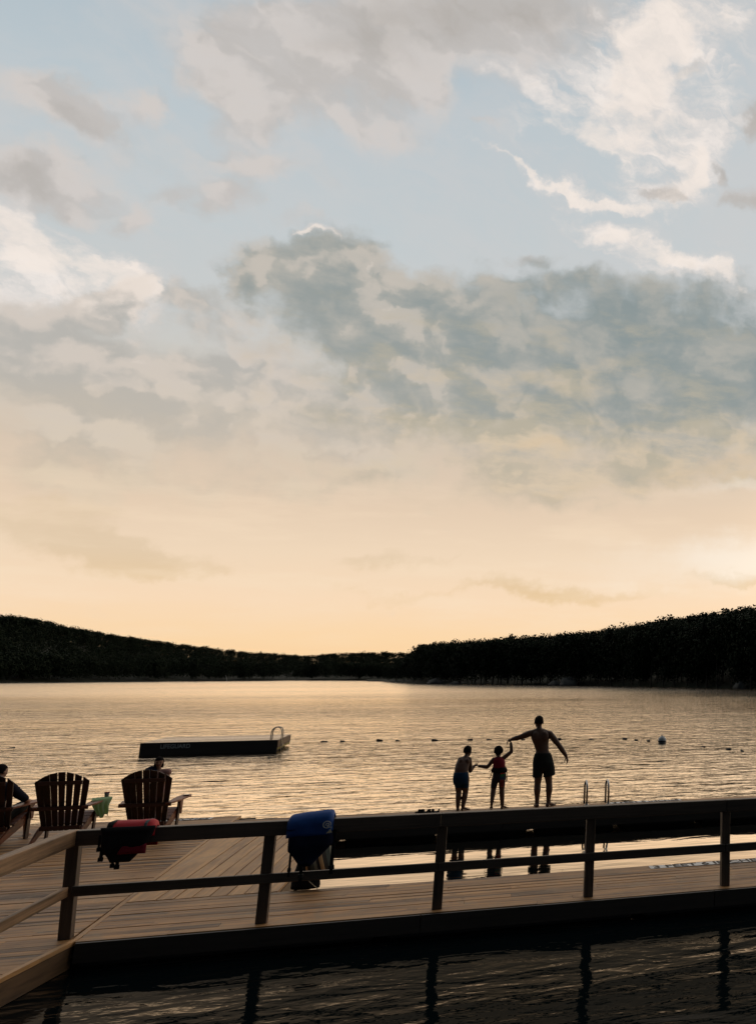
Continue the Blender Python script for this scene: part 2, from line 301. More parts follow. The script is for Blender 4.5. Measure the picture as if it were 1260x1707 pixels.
# ------------------------------------------------------------------ materials
def new_mat(name):
    m = bpy.data.materials.new(name); m.use_nodes = True; nt = m.node_tree; nt.nodes.clear(); S.nt = nt
    bs = nt.nodes.new('ShaderNodeBsdfPrincipled'); out = nt.nodes.new('ShaderNodeOutputMaterial')
    nt.links.new(bs.outputs[0], out.inputs[0]); return m, nt, bs
def setc(nt, bs, key, v):
    if isinstance(v, S): nt.links.new(v.o, bs.inputs[key])
    else: bs.inputs[key].default_value = v
def bump(nt, bs, h, strength, dist):
    b = nt.nodes.new('ShaderNodeBump'); b.inputs['Strength'].default_value = strength; b.inputs['Distance'].default_value = dist
    nt.links.new(h.o, b.inputs['Height']); nt.links.new(b.outputs[0], bs.inputs['Normal']); return b
def coords(nt, which='Object'):
    t = nt.nodes.new('ShaderNodeTexCoord'); return S(t.outputs[which])
def scaled(nt, v, s, loc=None):
    m = nt.nodes.new('ShaderNodeMapping'); nt.links.new(v.o, m.inputs[0]); m.inputs['Scale'].default_value = s
    if isinstance(loc, S): nt.links.new(loc.o, m.inputs['Location'])
    return S(m.outputs[0])
def wood(name, dark, pale, axis, rough=.55, grain=1.0, spec=.35, var=.5, wear=0.0):
    m, nt, bs = new_mat(name)
    g = nt.nodes.new('ShaderNodeNewGeometry'); isl = S(g.outputs['Random Per Island'])
    s = [34, 34, 34]; s[axis] = 1.1
    off = comb(isl*37.0, isl*53.0, isl*71.0)
    v = scaled(nt, coords(nt), s, off)
    s2 = [9, 9, 9]; s2[axis] = .5
    v2 = scaled(nt, coords(nt), s2, off)
    rings = fbm(v2, 1.0, 3, .5, 1.2); fine = fbm(v, 1.0, 5, .65, .4); blot = fbm(coords(nt), 1.3, 4, .6)
    t = .45 + (rings - .5)*1.0 + (fine - .5)*.9 + (isl - .5)*var + (blot - .5)*.6
    c = ramp(t, [(0.16, dark), (0.66, pale), (0.92, tuple(min(1, q*1.25) for q in pale[:3]) + (1,))])
    if wear:                                              # greyed, foot-worn patches and dark damp spots
        pt = fbm(coords(nt), 2.6, 6, .65, .8)
        c = mix(smooth(pt, .50, .68)*wear, c, (.25, .175, .10, 1)); c = mix(smooth(fbm(coords(nt), 4.5, 5, .6, .5), .60, .72)*wear, c, dark)
    setc(nt, bs, 'Base Color', c)
    setc(nt, bs, 'Roughness', S.op('MULTIPLY_ADD', fine, .3, rough - .15)); bs.inputs['Specular IOR Level'].default_value = spec
    bump(nt, bs, fine*.6 + rings*.4, .5*grain, .004)
    return m
def plain(name, c, rough=.6, metal=0.0, spec=.4, nscale=30, nvar=.25, bmp=.002):
    m, nt, bs = new_mat(name)
    n = fbm(coords(nt), nscale, 4, .6)
    d = tuple(max(0, q*(1-nvar)) for q in c[:3]) + (1,); p = tuple(min(1, q*(1+nvar)) for q in c[:3]) + (1,)
    setc(nt, bs, 'Base Color', mix(n, d, p)); bs.inputs['Roughness'].default_value = rough
    bs.inputs['Metallic'].default_value = metal; bs.inputs['Specular IOR Level'].default_value = spec
    if bmp: bump(nt, bs, n, .4, bmp)
    return m
def fabric(name, c, rough=.85, spec=.15):
    m, nt, bs = new_mat(name)
    v = coords(nt); n = fbm(v, 14, 4, .6); weave = fbm(v, 420, 1, .5)
    d = tuple(q*.72 for q in c[:3]) + (1,); p = tuple(min(1, q*1.18) for q in c[:3]) + (1,)
    setc(nt, bs, 'Base Color', mix(n, d, p)); bs.inputs['Roughness'].default_value = rough; bs.inputs['Specular IOR Level'].default_value = spec
    bump(nt, bs, n*.8 + weave*.2, .5, .006)
    return m
M_deckx = wood('weathered_deck_wood', (.07, .034, .013, 1), (.44, .225, .082, 1), 0, var=.38, wear=.55)
M_deckz = wood('weathered_deck_wood_lengthwise', (.22, .11, .042, 1), (.53, .29, .115, 1), 1, var=.3, wear=.4)
M_fasc = wood('shaded_fascia_wood', (.012, .012, .012, 1), (.032, .028, .025, 1), 0)  # fascia wood darkened: shade of the viewer-facing boards is in the colour
M_fascy = wood('lit_fascia_wood', (.025, .015, .009, 1), (.13, .076, .038, 1), 1)  # paler fascia copy with the side light put into its colour
M_railx = wood('shaded_rail_wood', (.03, .025, .021, 1), (.085, .066, .052, 1), 0, rough=.5)  # rail wood darkened, the shade on its near face painted in
M_raily = wood('lit_rail_wood', (.05, .028, .014, 1), (.36, .215, .11, 1), 1, grain=1.3)  # same rail wood made paler, light on its side painted in
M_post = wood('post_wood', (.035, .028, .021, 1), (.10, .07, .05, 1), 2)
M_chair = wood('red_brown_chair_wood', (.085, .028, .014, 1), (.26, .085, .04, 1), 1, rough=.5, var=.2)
M_black = plain('black_rubber', (.012, .013, .014), .7)
M_float = plain('dark_float_plastic', (.02, .022, .025), .6)
M_steel = plain('stainless_steel', (.34, .35, .35), .22, 1.0, .5, 60, .08, 0)
M_white = plain('white_paint', (.75, .73, .70), .7, nscale=70, nvar=.12)
M_ink = plain('dark_paint', (.045, .032, .024), .8)
M_dimpaint = plain('grey_paint', (.42, .45, .43), .8, nscale=40, nvar=.5)
M_buoy = plain('white_buoy_plastic', (.55, .58, .58), .45, nscale=9, nvar=.35)
M_skin1 = plain('brown_skin', (.095, .05, .033), .5, nscale=12, nvar=.12, bmp=.001)
M_skin2 = plain('tan_skin', (.30, .165, .11), .5, nscale=12, nvar=.12, bmp=.001)
M_hair = plain('black_hair', (.008, .006, .005), .9, 0.0, .1, nscale=90, nvar=.4, bmp=.006)
M_rock = plain('shore_rock', (.20, .19, .17), .9, nscale=.6, nvar=.5, bmp=.3)
M_bark = plain('grey_bark', (.16, .14, .115), .9, nscale=2.5, nvar=.5, bmp=.05)
M_pale = plain('bleached_trunk', (.5, .48, .44), .9, nscale=2, nvar=.2)
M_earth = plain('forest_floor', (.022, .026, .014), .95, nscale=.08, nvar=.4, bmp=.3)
M_shorts_dark = fabric('dark_swim_fabric', (.018, .022, .022))
M_shorts_blue = fabric('blue_swim_fabric', (.008, .036, .085))
M_red = fabric('red_vest_fabric', (.46, .015, .025), .65, .3)
M_maroon = fabric('deep_red_vest_fabric', (.22, .012, .03), .7)
M_blue = fabric('royal_blue_vest_fabric', (.007, .062, .26), .65, .3)
M_navy = fabric('navy_fabric', (.008, .012, .035))
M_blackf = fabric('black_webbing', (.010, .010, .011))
M_greyf = fabric('grey_webbing', (.09, .11, .12))
M_green = fabric('pale_green_towel', (.55, .74, .46))
def thin_cloth(m):
    nt = m.node_tree; bs = nt.nodes['Principled BSDF']; out = nt.nodes['Material Output']
    tr = nt.nodes.new('ShaderNodeBsdfTranslucent'); tr.inputs[0].default_value = (.55, .74, .46, 1)
    mx = nt.nodes.new('ShaderNodeMixShader'); mx.inputs[0].default_value = .5
    nt.links.new(bs.outputs[0], mx.inputs[1]); nt.links.new(tr.outputs[0], mx.inputs[2]); nt.links.new(mx.outputs[0], out.inputs[0])
thin_cloth(M_green)
M_shirt = fabric('dark_navy_shirt', (.012, .014, .026))
M_pink = fabric('dusty_pink_cloth', (.35, .20, .18))
M_bag = fabric('black_bag_fabric', (.012, .012, .013))
M_cream = fabric('cream_label_cloth', (.72, .62, .42))

def foliage(name, c0, c1):
    m, nt, bs = new_mat(name)
    g = nt.nodes.new('ShaderNodeNewGeometry'); isl = S(g.outputs['Random Per Island'])
    oi = nt.nodes.new('ShaderNodeObjectInfo'); rnd = S(oi.outputs['Random'])
    n = fbm(coords(nt), .25, 3, .6)
    setc(nt, bs, 'Base Color', mix(isl*.5 + n*.4 + rnd*.2, c0, c1)); bs.inputs['Roughness'].default_value = .8
    bs.inputs['Specular IOR Level'].default_value = .1
    return m
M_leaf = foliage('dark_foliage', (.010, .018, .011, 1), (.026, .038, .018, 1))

def stripes(name):
    m, nt, bs = new_mat(name)
    sp = nt.nodes.new('ShaderNodeSeparateXYZ'); nt.links.new(coords(nt).o, sp.inputs[0])
    v = S(sp.outputs[0]) + S(sp.outputs[2])*.35
    t = S.op('FRACT', v*5.2)
    setc(nt, bs, 'Base Color', ramp(t, [(0, (.55, .34, .16, 1)), (.22, (.03, .025, .02, 1)), (.42, (.07, .08, .065, 1)), (.66, (.20, .19, .14, 1)), (.82, (.025, .02, .018, 1))], 'CONSTANT'))
    bs.inputs['Roughness'].default_value = .95; bump(nt, bs, fbm(coords(nt), 160, 2), .5, .003)
    return m
M_stripe = stripes('striped_towel_cloth')
def kid_shorts():
    m, nt, bs = new_mat('colour_panel_swim_fabric')
    sp = nt.nodes.new('ShaderNodeSeparateXYZ'); nt.links.new(coords(nt).o, sp.inputs[0])
    x, z = S(sp.outputs[0]), S(sp.outputs[2])
    bands = ramp((z - .36)/.36, [(0, (.55, .06, .02, 1)), (.18, (.16, .02, .02, 1)), (.55, (.01, .03, .08, 1)), (.70, (.01, .13, .04, 1)), (.84, (.65, .05, .02, 1)), (.93, (.012, .012, .014, 1))], 'CONSTANT')
    f = smooth(x, .012, .016)*smooth(x, .095, .091)
    setc(nt, bs, 'Base Color', mix(f, (.010, .013, .024, 1), bands)); bs.inputs['Roughness'].default_value = .8
    bump(nt, bs, fbm(coords(nt), 14, 3), .5, .006)
    return m
M_kidshorts = kid_shorts()

# ------------------------------------------------------------------ water, one sheet to the horizon
def water_mat():
    m = bpy.data.materials.new('lake_water'); m.use_nodes = True; nt = m.node_tree; nt.nodes.clear(); S.nt = nt
    out = nt.nodes.new('ShaderNodeOutputMaterial')
    P = coords(nt)
    sp = nt.nodes.new('ShaderNodeSeparateXYZ'); nt.links.new(P.o, sp.inputs[0]); X, Y = S(sp.outputs[0]), S(sp.outputs[1])
    swell = fbm(scaled(nt, P, (.28, .6, 1)), 1.0, 2, .5, .4)
    rip = fbm(scaled(nt, P, (.85, 2.2, 1)), 1.0, 2, .5, .5)
    chop = fbm(scaled(nt, P, (2.6, 5.2, 1)), 1.0, 3, .55, .4)
    fine = fbm(scaled(nt, P, (6.0, 11.0, 1)), 1.0, 2, .5, .3)
    gust = fbm(scaled(nt, P, (.02, .05, 1)), 1.0, 3, .5)
    openw = smooth(Y, 18.0, 20.0)
    inner = smooth(Y, 11.4, 10.4)                      # the water on the near side of the walkway
    calm = 1.0 - openw
    wind = openw*(.28 + smooth(gust, .3, .7)*.62)
    h = swell*(wind*.12 + inner*.018 + .012) + rip*(wind*.118 + inner*.015 + .0055) + chop*(wind*.025 + inner*.0065 + .0012) + fine*(wind*.0070 + inner*.0012)
    bp = nt.nodes.new('ShaderNodeBump'); bp.inputs['Strength'].default_value = 1.0; bp.inputs['Distance'].default_value = 1.0
    nt.links.new(h.o, bp.inputs['Height'])
    gl = nt.nodes.new('ShaderNodeBsdfGlossy'); rg = smooth(Y, 45.0, 200.0)*.13 + .035; nt.links.new(rg.o, gl.inputs['Roughness'])
    gl.inputs['Color'].default_value = (1.0, .90, .76, 1)
    nt.links.new(bp.outputs[0], gl.inputs['Normal'])
    deep = nt.nodes.new('ShaderNodeBsdfDiffuse'); deep.inputs['Color'].default_value = (.002, .0045, .0055, 1)
    lw = nt.nodes.new('ShaderNodeLayerWeight'); lw.inputs['Blend'].default_value = .5
    nt.links.new(bp.outputs[0], lw.inputs['Normal'])
    f = S(lw.outputs['Facing'])                        # 1 at grazing
    refl = ramp(f, [(0.0, (.02,)*3 + (1,)), (.5, (.025,)*3 + (1,)), (.68, (.018,)*3 + (1,)), (.74, (.045,)*3 + (1,)), (.78, (.34,)*3 + (1,)), (.825, (.86,)*3 + (1,)), (.92, (.98,)*3 + (1,)), (1, (1,)*4)])
    mx = nt.nodes.new('ShaderNodeMixShader'); nt.links.new(refl.o, mx.inputs[0])
    nt.links.new(deep.outputs[0], mx.inputs[1]); nt.links.new(gl.outputs[0], mx.inputs[2]); nt.links.new(mx.outputs[0], out.inputs[0])
    return m
WZ = -.25
bm = NB()
q = [bm.verts.new(v) for v in ((-5000, -300, WZ), (5000, -300, WZ), (5000, 9000, WZ), (-5000, 9000, WZ))]; bm.faces.new(q)
tag(obj('water', bm, water_mat()), 'calm lake water reflecting the pale sunset sky', 'lake', kind='structure')

# ------------------------------------------------------------------ wooded hills round the lake
CAMZ = 2.54
def dir_of(px):                                         # bearing in the ground plane of one column of the view
    az = R(18.8) + math.atan((px - 1280)/1436.5); return math.sin(az), math.cos(az), math.cos(az - R(18.8))
def profile(tops, wl, treeh, umax, dgain):
    def f(px, u):
        px_ = min(max(px, tops[0][0] - 700), tops[-1][0] + 500)
        ty = np.interp(px_, [t[0] for t in tops], [t[1] for t in tops]); wy = np.interp(px_, [t[0] for t in wl], [t[1] for t in wl])
        D = (CAMZ - WZ)*1436.5/(wy - 1128)              # depth along the optical axis on the ground
        sx, sy, c = dir_of(px); r0 = D/c; r = r0*(1 + u*dgain)
        T = (1128 - ty)/1436.5*c                        # tangent of the tree line's elevation
        ztop = CAMZ + T*r
        z0 = -.5 if u <= 0 else .4
        e = u/umax; z = z0 + (max(ztop - treeh, 1.0) - z0)*(e**.8)
        return sx*r, sy*r, z, ztop, r
    return f
tops_l = [(-600, 960), (-250, 1000), (0, 1023), (50, 1029), (100, 1042), (150, 1050), (200, 1059), (260, 1067), (320, 1075), (400, 1084), (450, 1087), (500, 1091), (560, 1087), (620, 1085), (760, 1088), (900, 1085)]
wl_l = [(-600, 1144), (0, 1138), (300, 1135.5), (500, 1134), (640, 1134.3), (900, 1134)]
tops_r = [(600, 1124), (640, 1112), (672, 1098), (700, 1071), (760, 1065), (820, 1061), (880, 1058), (950, 1051), (1000, 1045), (1060, 1036), (1120, 1024), (1180, 1016), (1260, 1005), (1500, 985), (1750, 960)]
wl_r = [(600, 1135.4), (640, 1136.2), (700, 1139), (780, 1141), (1000, 1143), (1260, 1148), (1750, 1160)]
PL = profile(tops_l, wl_l, 13, 1.0, .55); PR = profile(tops_r, wl_r, 13.5, 1.0, .35)
def hill(f, x0, x1, n, label):
    bm = NB(); us = [-.01, .0, .05, .15, .3, .5, .75, 1.0, 1.2]; rows = []
    for i in range(n+1):
        px = x0 + (x1-x0)*i/n; row = []
        for u in us:
            x, y, z, zt, r = f(px, min(u, 1.0)); 
            if u < 0: z = -3.0
            if u > 1: s = 1.5; x, y, z = x*s, y*s, z*.6
            row.append(bm.verts.new((x, y, z + (mnoise.noise(Vector((x*.02, y*.02, 0)))*1.2 if 0 < u < 1.1 else 0))))
        rows.append(row)
    for a, b in zip(rows, rows[1:]):
        for k in range(len(us)-1): bm.faces.new((a[k], b[k], b[k+1], a[k+1]))
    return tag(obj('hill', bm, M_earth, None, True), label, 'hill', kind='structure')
hill(PL, -600, 900, 90, 'long wooded hill across the far side of the lake on the left')
hill(PR, 612, 1750, 70, 'wooded point and hillside running down to the lake on the right')

def crown_arrays(seed, n, size, lumps=9):
    """leaf clumps spread through an uneven crown: unit height 1, base at 0; returns (n,4,3)"""
    g = np.random.default_rng(seed); quads = []
    L = []
    for k in range(lumps):
        a = g.uniform(0, 2*np.pi); rr = g.uniform(.04, .30); h = g.uniform(.34, .86)
        s = (.30 - .16*abs(h - .55)/.4)*g.uniform(.7, 1.15)
        L.append((rr*np.cos(a), rr*np.sin(a), h, s))
    L.append((0, 0, .80, .17)); L.append((g.uniform(-.2, .2), g.uniform(-.2, .2), .28, .2))
    for k in range(n):
        cx, cy, cz, s = L[g.integers(len(L))]
        d = g.normal(size=3); d /= np.linalg.norm(d)
        p = np.array([cx, cy, cz]) + d*s*g.uniform(.55, 1.08)*np.array([1, 1, .85])
        nrm = d*1.2 + g.normal(size=3)*.28; nrm /= np.linalg.norm(nrm)
        t = np.cross(nrm, g.normal(size=3)); t /= np.linalg.norm(t); b = np.cross(nrm, t)
        w = size*g.uniform(.5, 1.3)
        quads.append([p + t*w, p + b*w*.7 + nrm*w*.25, p - t*w*.9, p - b*w*.75 + nrm*w*.1])
    return np.array(quads)
def quads_mesh(name, Q):
    n = len(Q); me = bpy.data.meshes.new(name)
    me.vertices.add(n*4); me.vertices.foreach_set('co', Q.reshape(-1).astype(np.float32))
    me.loops.add(n*4); me.loops.foreach_set('vertex_index', np.arange(n*4, dtype=np.int32))
    me.polygons.add(n); me.polygons.foreach_set('loop_start', np.arange(0, n*4, 4, dtype=np.int32))
    me.update(calc_edges=True); return me
protos = [crown_arrays(50+i, 300, .036) for i in range(6)]
def forest(f, x0, x1, count, hmin, hmax, label, ridge_share=.35, u0=.0):
    out = []
    for i in range(count):
        px = rng.uniform(x0, x1); k = rng.random()
        u = .97 + rng.uniform(-.12, .03) if k < ridge_share else (rng.uniform(.003, .05) if k < ridge_share + .2 else rng.uniform(u0, .9))
        x, y, z, zt, r = f(px, u)
        h = rng.uniform(hmin, hmax)
        limit = zt - z + rng.normal()*.5 + (rng.uniform(0, 1.8) if rng.random() < .12 else 0)
        h = min(h, max(limit, 5.0))
        if k < ridge_share: h = max(limit, 5.0)
        w = max(h*.85, 8)*rng.uniform(.8, 1.2); a = rng.uniform(0, 6.28); c, s = np.cos(a), np.sin(a)
        Q = protos[rng.integers(6)]
        q = np.empty_like(Q); q[..., 0] = (Q[..., 0]*c - Q[..., 1]*s)*w + x; q[..., 1] = (Q[..., 0]*s + Q[..., 1]*c)*w + y
        q[..., 2] = Q[..., 2]*h + z - .08*h
        out.append(q)
    return tag(link_mesh('forest', quads_mesh('forest', np.concatenate(out)), M_leaf), label, 'forest', kind='stuff')
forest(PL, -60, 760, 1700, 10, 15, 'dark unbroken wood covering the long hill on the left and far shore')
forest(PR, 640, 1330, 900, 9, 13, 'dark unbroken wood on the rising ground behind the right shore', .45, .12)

fine_protos = [crown_arrays(90+i, 1100, .028, 13) for i in range(4)]
def shore_tree_proto(i):
    t = thing('shore_tree', 'dark leafy tree in the front rows of the wooded right shore', 'tree', (0, 0, 0), 0, 'trees along the front of the wooded right shore')
    Q = fine_protos[i].copy(); Q[..., 2] = Q[..., 2]*.86 + .12
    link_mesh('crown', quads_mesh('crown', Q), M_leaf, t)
    bm = NB(); g = random.Random(i)
    lean = g.uniform(-.04, .04)
    tube(bm, [(0, 0, -.06), (lean*.3, 0, .2), (lean*.7, .01, .5), (lean, .02, .8)], [.016, .013, .009, .003], 6)
    for k in range(5):
        h = .3 + .1*k; a = g.uniform(0, 6.28)
        tube(bm, [(lean*h, 0, h), (lean*h + .1*math.cos(a), .1*math.sin(a), h + .08), (lean*h + .22*math.cos(a), .22*math.sin(a), h + .13)], [.007, .005, .002], 5)
    obj('trunk', bm, M_bark, t, True)
    return t
tp = [shore_tree_proto(i) for i in range(4)]; used = [False]*4
for i in range(108):
    px = 655 + (1300 - 655)*((i + .5)/108) + rng.uniform(-4, 4); u = [.012, .05, .10][i % 3] + rng.uniform(-.006, .012)
    x, y, z, zt, r = PR(px, u)
    h = min((zt - z)*rng.uniform(.86, 1.03), 19.5); k = i % 4
    t = copy_tree(tp[k]) if used[k] else tp[k]; used[k] = True
    t.location = (x, y, z - .2); t.rotation_euler = (0, 0, rng.uniform(0, 6.28)); w = max(h*.8, 6.5)*rng.uniform(.8, 1.1); t.scale = (w, w, h)

def boulder(px, u, sx, sy, sz, seed, label, grp=None):
    x, y, z, zt, r = PR(px, u); bm = NB()
    bmesh.ops.create_icosphere(bm, subdivisions=3, radius=1.0)
    for v in bm.verts:
        n = mnoise.fractal(v.co*1.4 + Vector((seed, 0, 0)), 1.0, 2.0, 4)
        v.co = v.co*(1 + .35*n); v.co.z = max(v.co.z, -.4)
        v.co = Vector((v.co.x*sx, v.co.y*sy, v.co.z*sz))
    o = obj('boulder', bm, M_rock, None, True); o.location = (x, y, WZ + sz*.35); o.rotation_euler = (0, 0, R(-40))
    return tag(o, label, 'rock', grp)
boulder(728, -.004, 4.4, 2.2, 1.5, 1, 'long pale rock ledge at the waterline near the tip of the wooded point')
boulder(762, -.004, 2.6, 1.6, .9, 5, 'small grey rock just right of the long pale ledge on the wooded point')
boulder(925, -.004, 2.2, 1.5, 1.2, 2, 'left grey boulder of the pair at the middle of the right shore')
boulder(948, -.004, 3.4, 1.8, 1.9, 3, 'taller grey boulder of the pair at the middle of the right shore')
boulder(1232, -.004, 1.4, 1.0, 1.2, 4, 'lone grey boulder at the waterline near the right edge of the view')
# a bleached trunk leaning at the far waterline
x, y, z, zt, r = PL(381, .0); bm = NB()
tube(bm, [(0, 0, -.6), (-.5, 0, 1.6), (-1.25, 0, 3.9)], [.28, .22, .09], 7)
o = obj('bare_trunk', bm, M_pale, None, True); o.location = (x, y-2, WZ); tag(o, 'thin bleached bare trunk leaning at the waterline of the far shore', 'dead tree')

# ------------------------------------------------------------------ docks
def planks(bm, x0, x1, y0, y1, axis, w, gap, th=.038, maxlen=4.8, z=0.0):
    g = random.Random(int(abs(x0*100 + y0*10)) + axis)
    a0, a1, b0, b1 = (x0, x1, y0, y1) if axis == 0 else (y0, y1, x0, x1)
    n = int(round((b1-b0)/w)); w = (b1-b0)/n
    for i in range(n):
        c0 = b0 + i*w + gap/2; c1 = b0 + (i+1)*w - gap/2; p = a0 - (g.uniform(0, maxlen) if a1-a0 > maxlen else 0)
        while p < a1 - .01:
            q = min(p + (maxlen if a1-a0 > maxlen else a1-a0), a1); s = max(p, a0)
            if q - s > .05:
                dz = g.uniform(-.0025, .0025) + z; tw = g.uniform(-.002, .002)
                e0, e1 = s + (.0015 if s > a0 else 0), q - (.0015 if q < a1 else 0)
                if axis == 0: box(bm, e0, e1, c0, c1, -th + dz, dz)
                else: box(bm, c0, c1, e0, e1, -th + dz, dz)
                bm.verts.ensure_lookup_table()
                for v in bm.verts[-8:]: v.co.z += tw*(1 if (v.co.y if axis == 0 else v.co.x) > (c0+c1)/2 else -1)
            p = q
EDX = -3.70
def edge(y): return -3.56 - .048*(y - 10.8) if y > 10.8 else -3.53 - .13*(10.7 - y)     # the platform's edge is not quite square
def fit(bm, side, off):
    for v in bm.verts:
        if (side > 0 and v.co.x > EDX - .3) or (side < 0 and v.co.x < EDX + .2): v.co.x = edge(v.co.y) + off
    return bm
def floats(bm, x0, x1, y0, y1, nx, ny, fill=.8):
    for i in range(nx):
        for j in range(ny):
            cx = x0 + (x1-x0)*(i+.5)/nx; cy = y0 + (y1-y0)*(j+.5)/ny; hx = (x1-x0)/nx*fill/2; hy = (y1-y0)/ny*fill/2
            box(bm, cx-hx, cx+hx, cy-hy, cy+hy, WZ-.3, -.14, bev=.03)
# left platform, boards run across the view
d1 = thing('dock_platform', 'broad weathered dock platform under the garden chairs on the left', 'dock', (-8, 12, 0))
def rel(bm, o): bmesh.ops.translate(bm, vec=-Vector(o.location), verts=bm.verts[:]); return bm
bm = NB(); planks(bm, -17, EDX - .055, 4.0, 18.8, 0, .142, .009); fit(bm, 1, -.055); obj('planking', rel(bm, d1), M_deckx, d1)
bm = NB()
for y0, y1 in ((4.0, 7.2), (7.2, 10.7), (10.7, 13.6), (13.6, 18.8)):
    n0 = len(bm.verts); box(bm, -.05, 0, y0 + .002, y1 - .002, -.036, .004); bm.verts.ensure_lookup_table()
    for v in bm.verts[n0:]: v.co.x += edge(v.co.y)
obj('edge_board', rel(bm, d1), M_deckz, d1)
bm = NB()
for y0, y1 in ((4.0, 7.2), (7.2, 10.62)):
    n0 = len(bm.verts); box(bm, -.05, -.004, y0 + .002, y1 - .002, -.245, -.042); bm.verts.ensure_lookup_table()
    for v in bm.verts[n0:]: v.co.x += edge(v.co.y)
obj('fascia', rel(bm, d1), M_fascy, d1)
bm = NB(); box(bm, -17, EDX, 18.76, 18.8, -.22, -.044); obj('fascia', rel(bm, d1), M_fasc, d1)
bm = NB(); floats(bm, -17, EDX-.1, 4.3, 18.6, 8, 8, .93); obj('float', rel(bm, d1), M_float, d1)
# centre section, boards run away from the viewer
d2 = thing('dock_platform', 'dock section with long boards running away from the viewer beside the pool', 'dock', (-2.7, 14.4, 0))
bm = NB(); planks(bm, EDX+.008, -2.08, 12.20, 16.72, 1, .182, .011); fit(bm, -1, .008); obj('planking', rel(bm, d2), M_deckz, d2)
bm = NB(); box(bm, -2.12, -2.08, 12.20, 16.72, -.22, -.044); obj('fascia', rel(bm, d2), M_fascy, d2)
bm = NB(); floats(bm, EDX+.1, -2.18, 12.2, 16.7, 1, 3, .94); obj('float', rel(bm, d2), M_float, d2)
# near walkway
d3 = thing('dock_walkway', 'near dock walkway behind the front railing, marked with water depth', 'dock', (2, 11.4, 0))
bm = NB(); planks(bm, EDX+.008, 16, 10.60, 12.17, 0, .142, .009, maxlen=3.6); fit(bm, -1, .008); obj('planking', rel(bm, d3), M_deckx, d3)
bm = NB()
for k in range(6): box(bm, (EDX if k else -3.52)+.01 + 3.3*k, EDX + 3.3*(k+1), 10.555, 10.595, -.185, -.006)
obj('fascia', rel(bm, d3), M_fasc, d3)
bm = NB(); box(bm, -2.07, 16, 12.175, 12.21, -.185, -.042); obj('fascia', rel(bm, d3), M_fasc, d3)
bm = NB(); floats(bm, EDX+.1, 16, 10.66, 12.1, 7, 1, .95); obj('float', rel(bm, d3), M_float, d3)
# far walkway where the swimmers stand
d4 = thing('dock_walkway', 'far dock walkway with the three bathers standing on its outer edge', 'dock', (2, 17.5, 0))
bm = NB(); planks(bm, EDX+.008, 17, 16.74, 18.32, 0, .142, .009, maxlen=3.6); fit(bm, -1, .008); obj('planking', rel(bm, d4), M_deckx, d4)
bm = NB()
for k in range(7): box(bm, -2.07 + 2.7*k, -2.08 + 2.7*(k+1), 16.69, 16.73, -.175, -.006)
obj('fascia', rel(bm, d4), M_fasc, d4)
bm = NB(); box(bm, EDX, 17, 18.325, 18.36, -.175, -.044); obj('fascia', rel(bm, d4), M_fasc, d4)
bm = NB(); floats(bm, EDX+.1, 17, 16.85, 18.2, 13, 1, .90); obj('float', rel(bm, d4), M_float, d4)

def marking(parent, txt, x0, x1, y0, y1, z=.006):
    """a white painted band with dark stencil letters on the boards"""
    bm = NB(); box(bm, x0-.05, x1+.05, y0-.012, y1+.012, z-.002, z)
    band = obj('depth_marking', rel(bm, parent), M_white, parent)
    me = text_mesh(txt, 1.0); co = np.array([v.co for v in me.vertices])
    mn, mxx = co.min(0), co.max(0)
    for v in me.vertices:
        v.co = Vector((x0 + (v.co.x-mn[0])/(mxx[0]-mn[0])*(x1-x0), y0 + (v.co.y-mn[1])/(mxx[1]-mn[1])*(y1-y0), z + .002 + v.co.z)) - Vector(parent.location)
    link_mesh('lettering', me, M_ink, band)
marking(d3, '3 FEET 6 INCHES', 2.45, 4.02, 11.955, 12.115)
marking(d4, '3 FEET 6 INCHES', 2.83, 4.20, 18.10, 18.28)
marking(d1, '3 FEET 6 INCHES', -5.75, -4.42, 18.54, 18.74)

# ------------------------------------------------------------------ railings
r1 = thing('railing', 'long dark wooden railing along the front of the near walkway', 'railing', (0, 10.66, 0))
LE = .0
for i, x in enumerate([-3.66, -1.96, -.24, 1.42, 3.09, 4.78, 6.46]):
    bm = NB(); lean = (-.052, .0, .0, .0, .0, 0, 0)[i]
    box(bm, -.052, .052, .05, .145, .0, .885, bev=.004)
    for v in bm.verts: v.co.x += x + lean*v.co.z*.9
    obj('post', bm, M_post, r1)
for nm, z0, z1, y0, y1 in (('top_rail', .885, 1.03, -.03, .075), ('mid_rail', .405, .50, .005, .048)):
    bm = NB()
    cuts = [-3.62, -.26, 3.07, 8.2]
    for a, b in zip(cuts, cuts[1:]): box(bm, a - (.047*z1 if a < -3.6 else -.0015), b - .0015, y0, y1, z0, z1, bev=.006)
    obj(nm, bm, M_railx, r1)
r2 = thing('railing', 'wooden railing in lit tones returning toward the viewer from the corner post', 'railing', (-3.66, 10.6, 0))
for nm, z0, z1, hw in (('top_rail', .89, 1.035, .05), ('mid_rail', .41, .505, .024)):
    bm = NB(); box(bm, -hw, hw, -6.4, .12 if nm == 'top_rail' else .045, z0, z1, bev=.006)
    for v in bm.verts: v.co.x += -.047*v.co.z
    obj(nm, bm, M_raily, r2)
for y in (-2.0, -4.0, -6.0):
    bm = NB(); box(bm, -.10, -.012, y-.045, y+.045, .0, .888, bev=.004); obj('post', bm, M_post, r2)

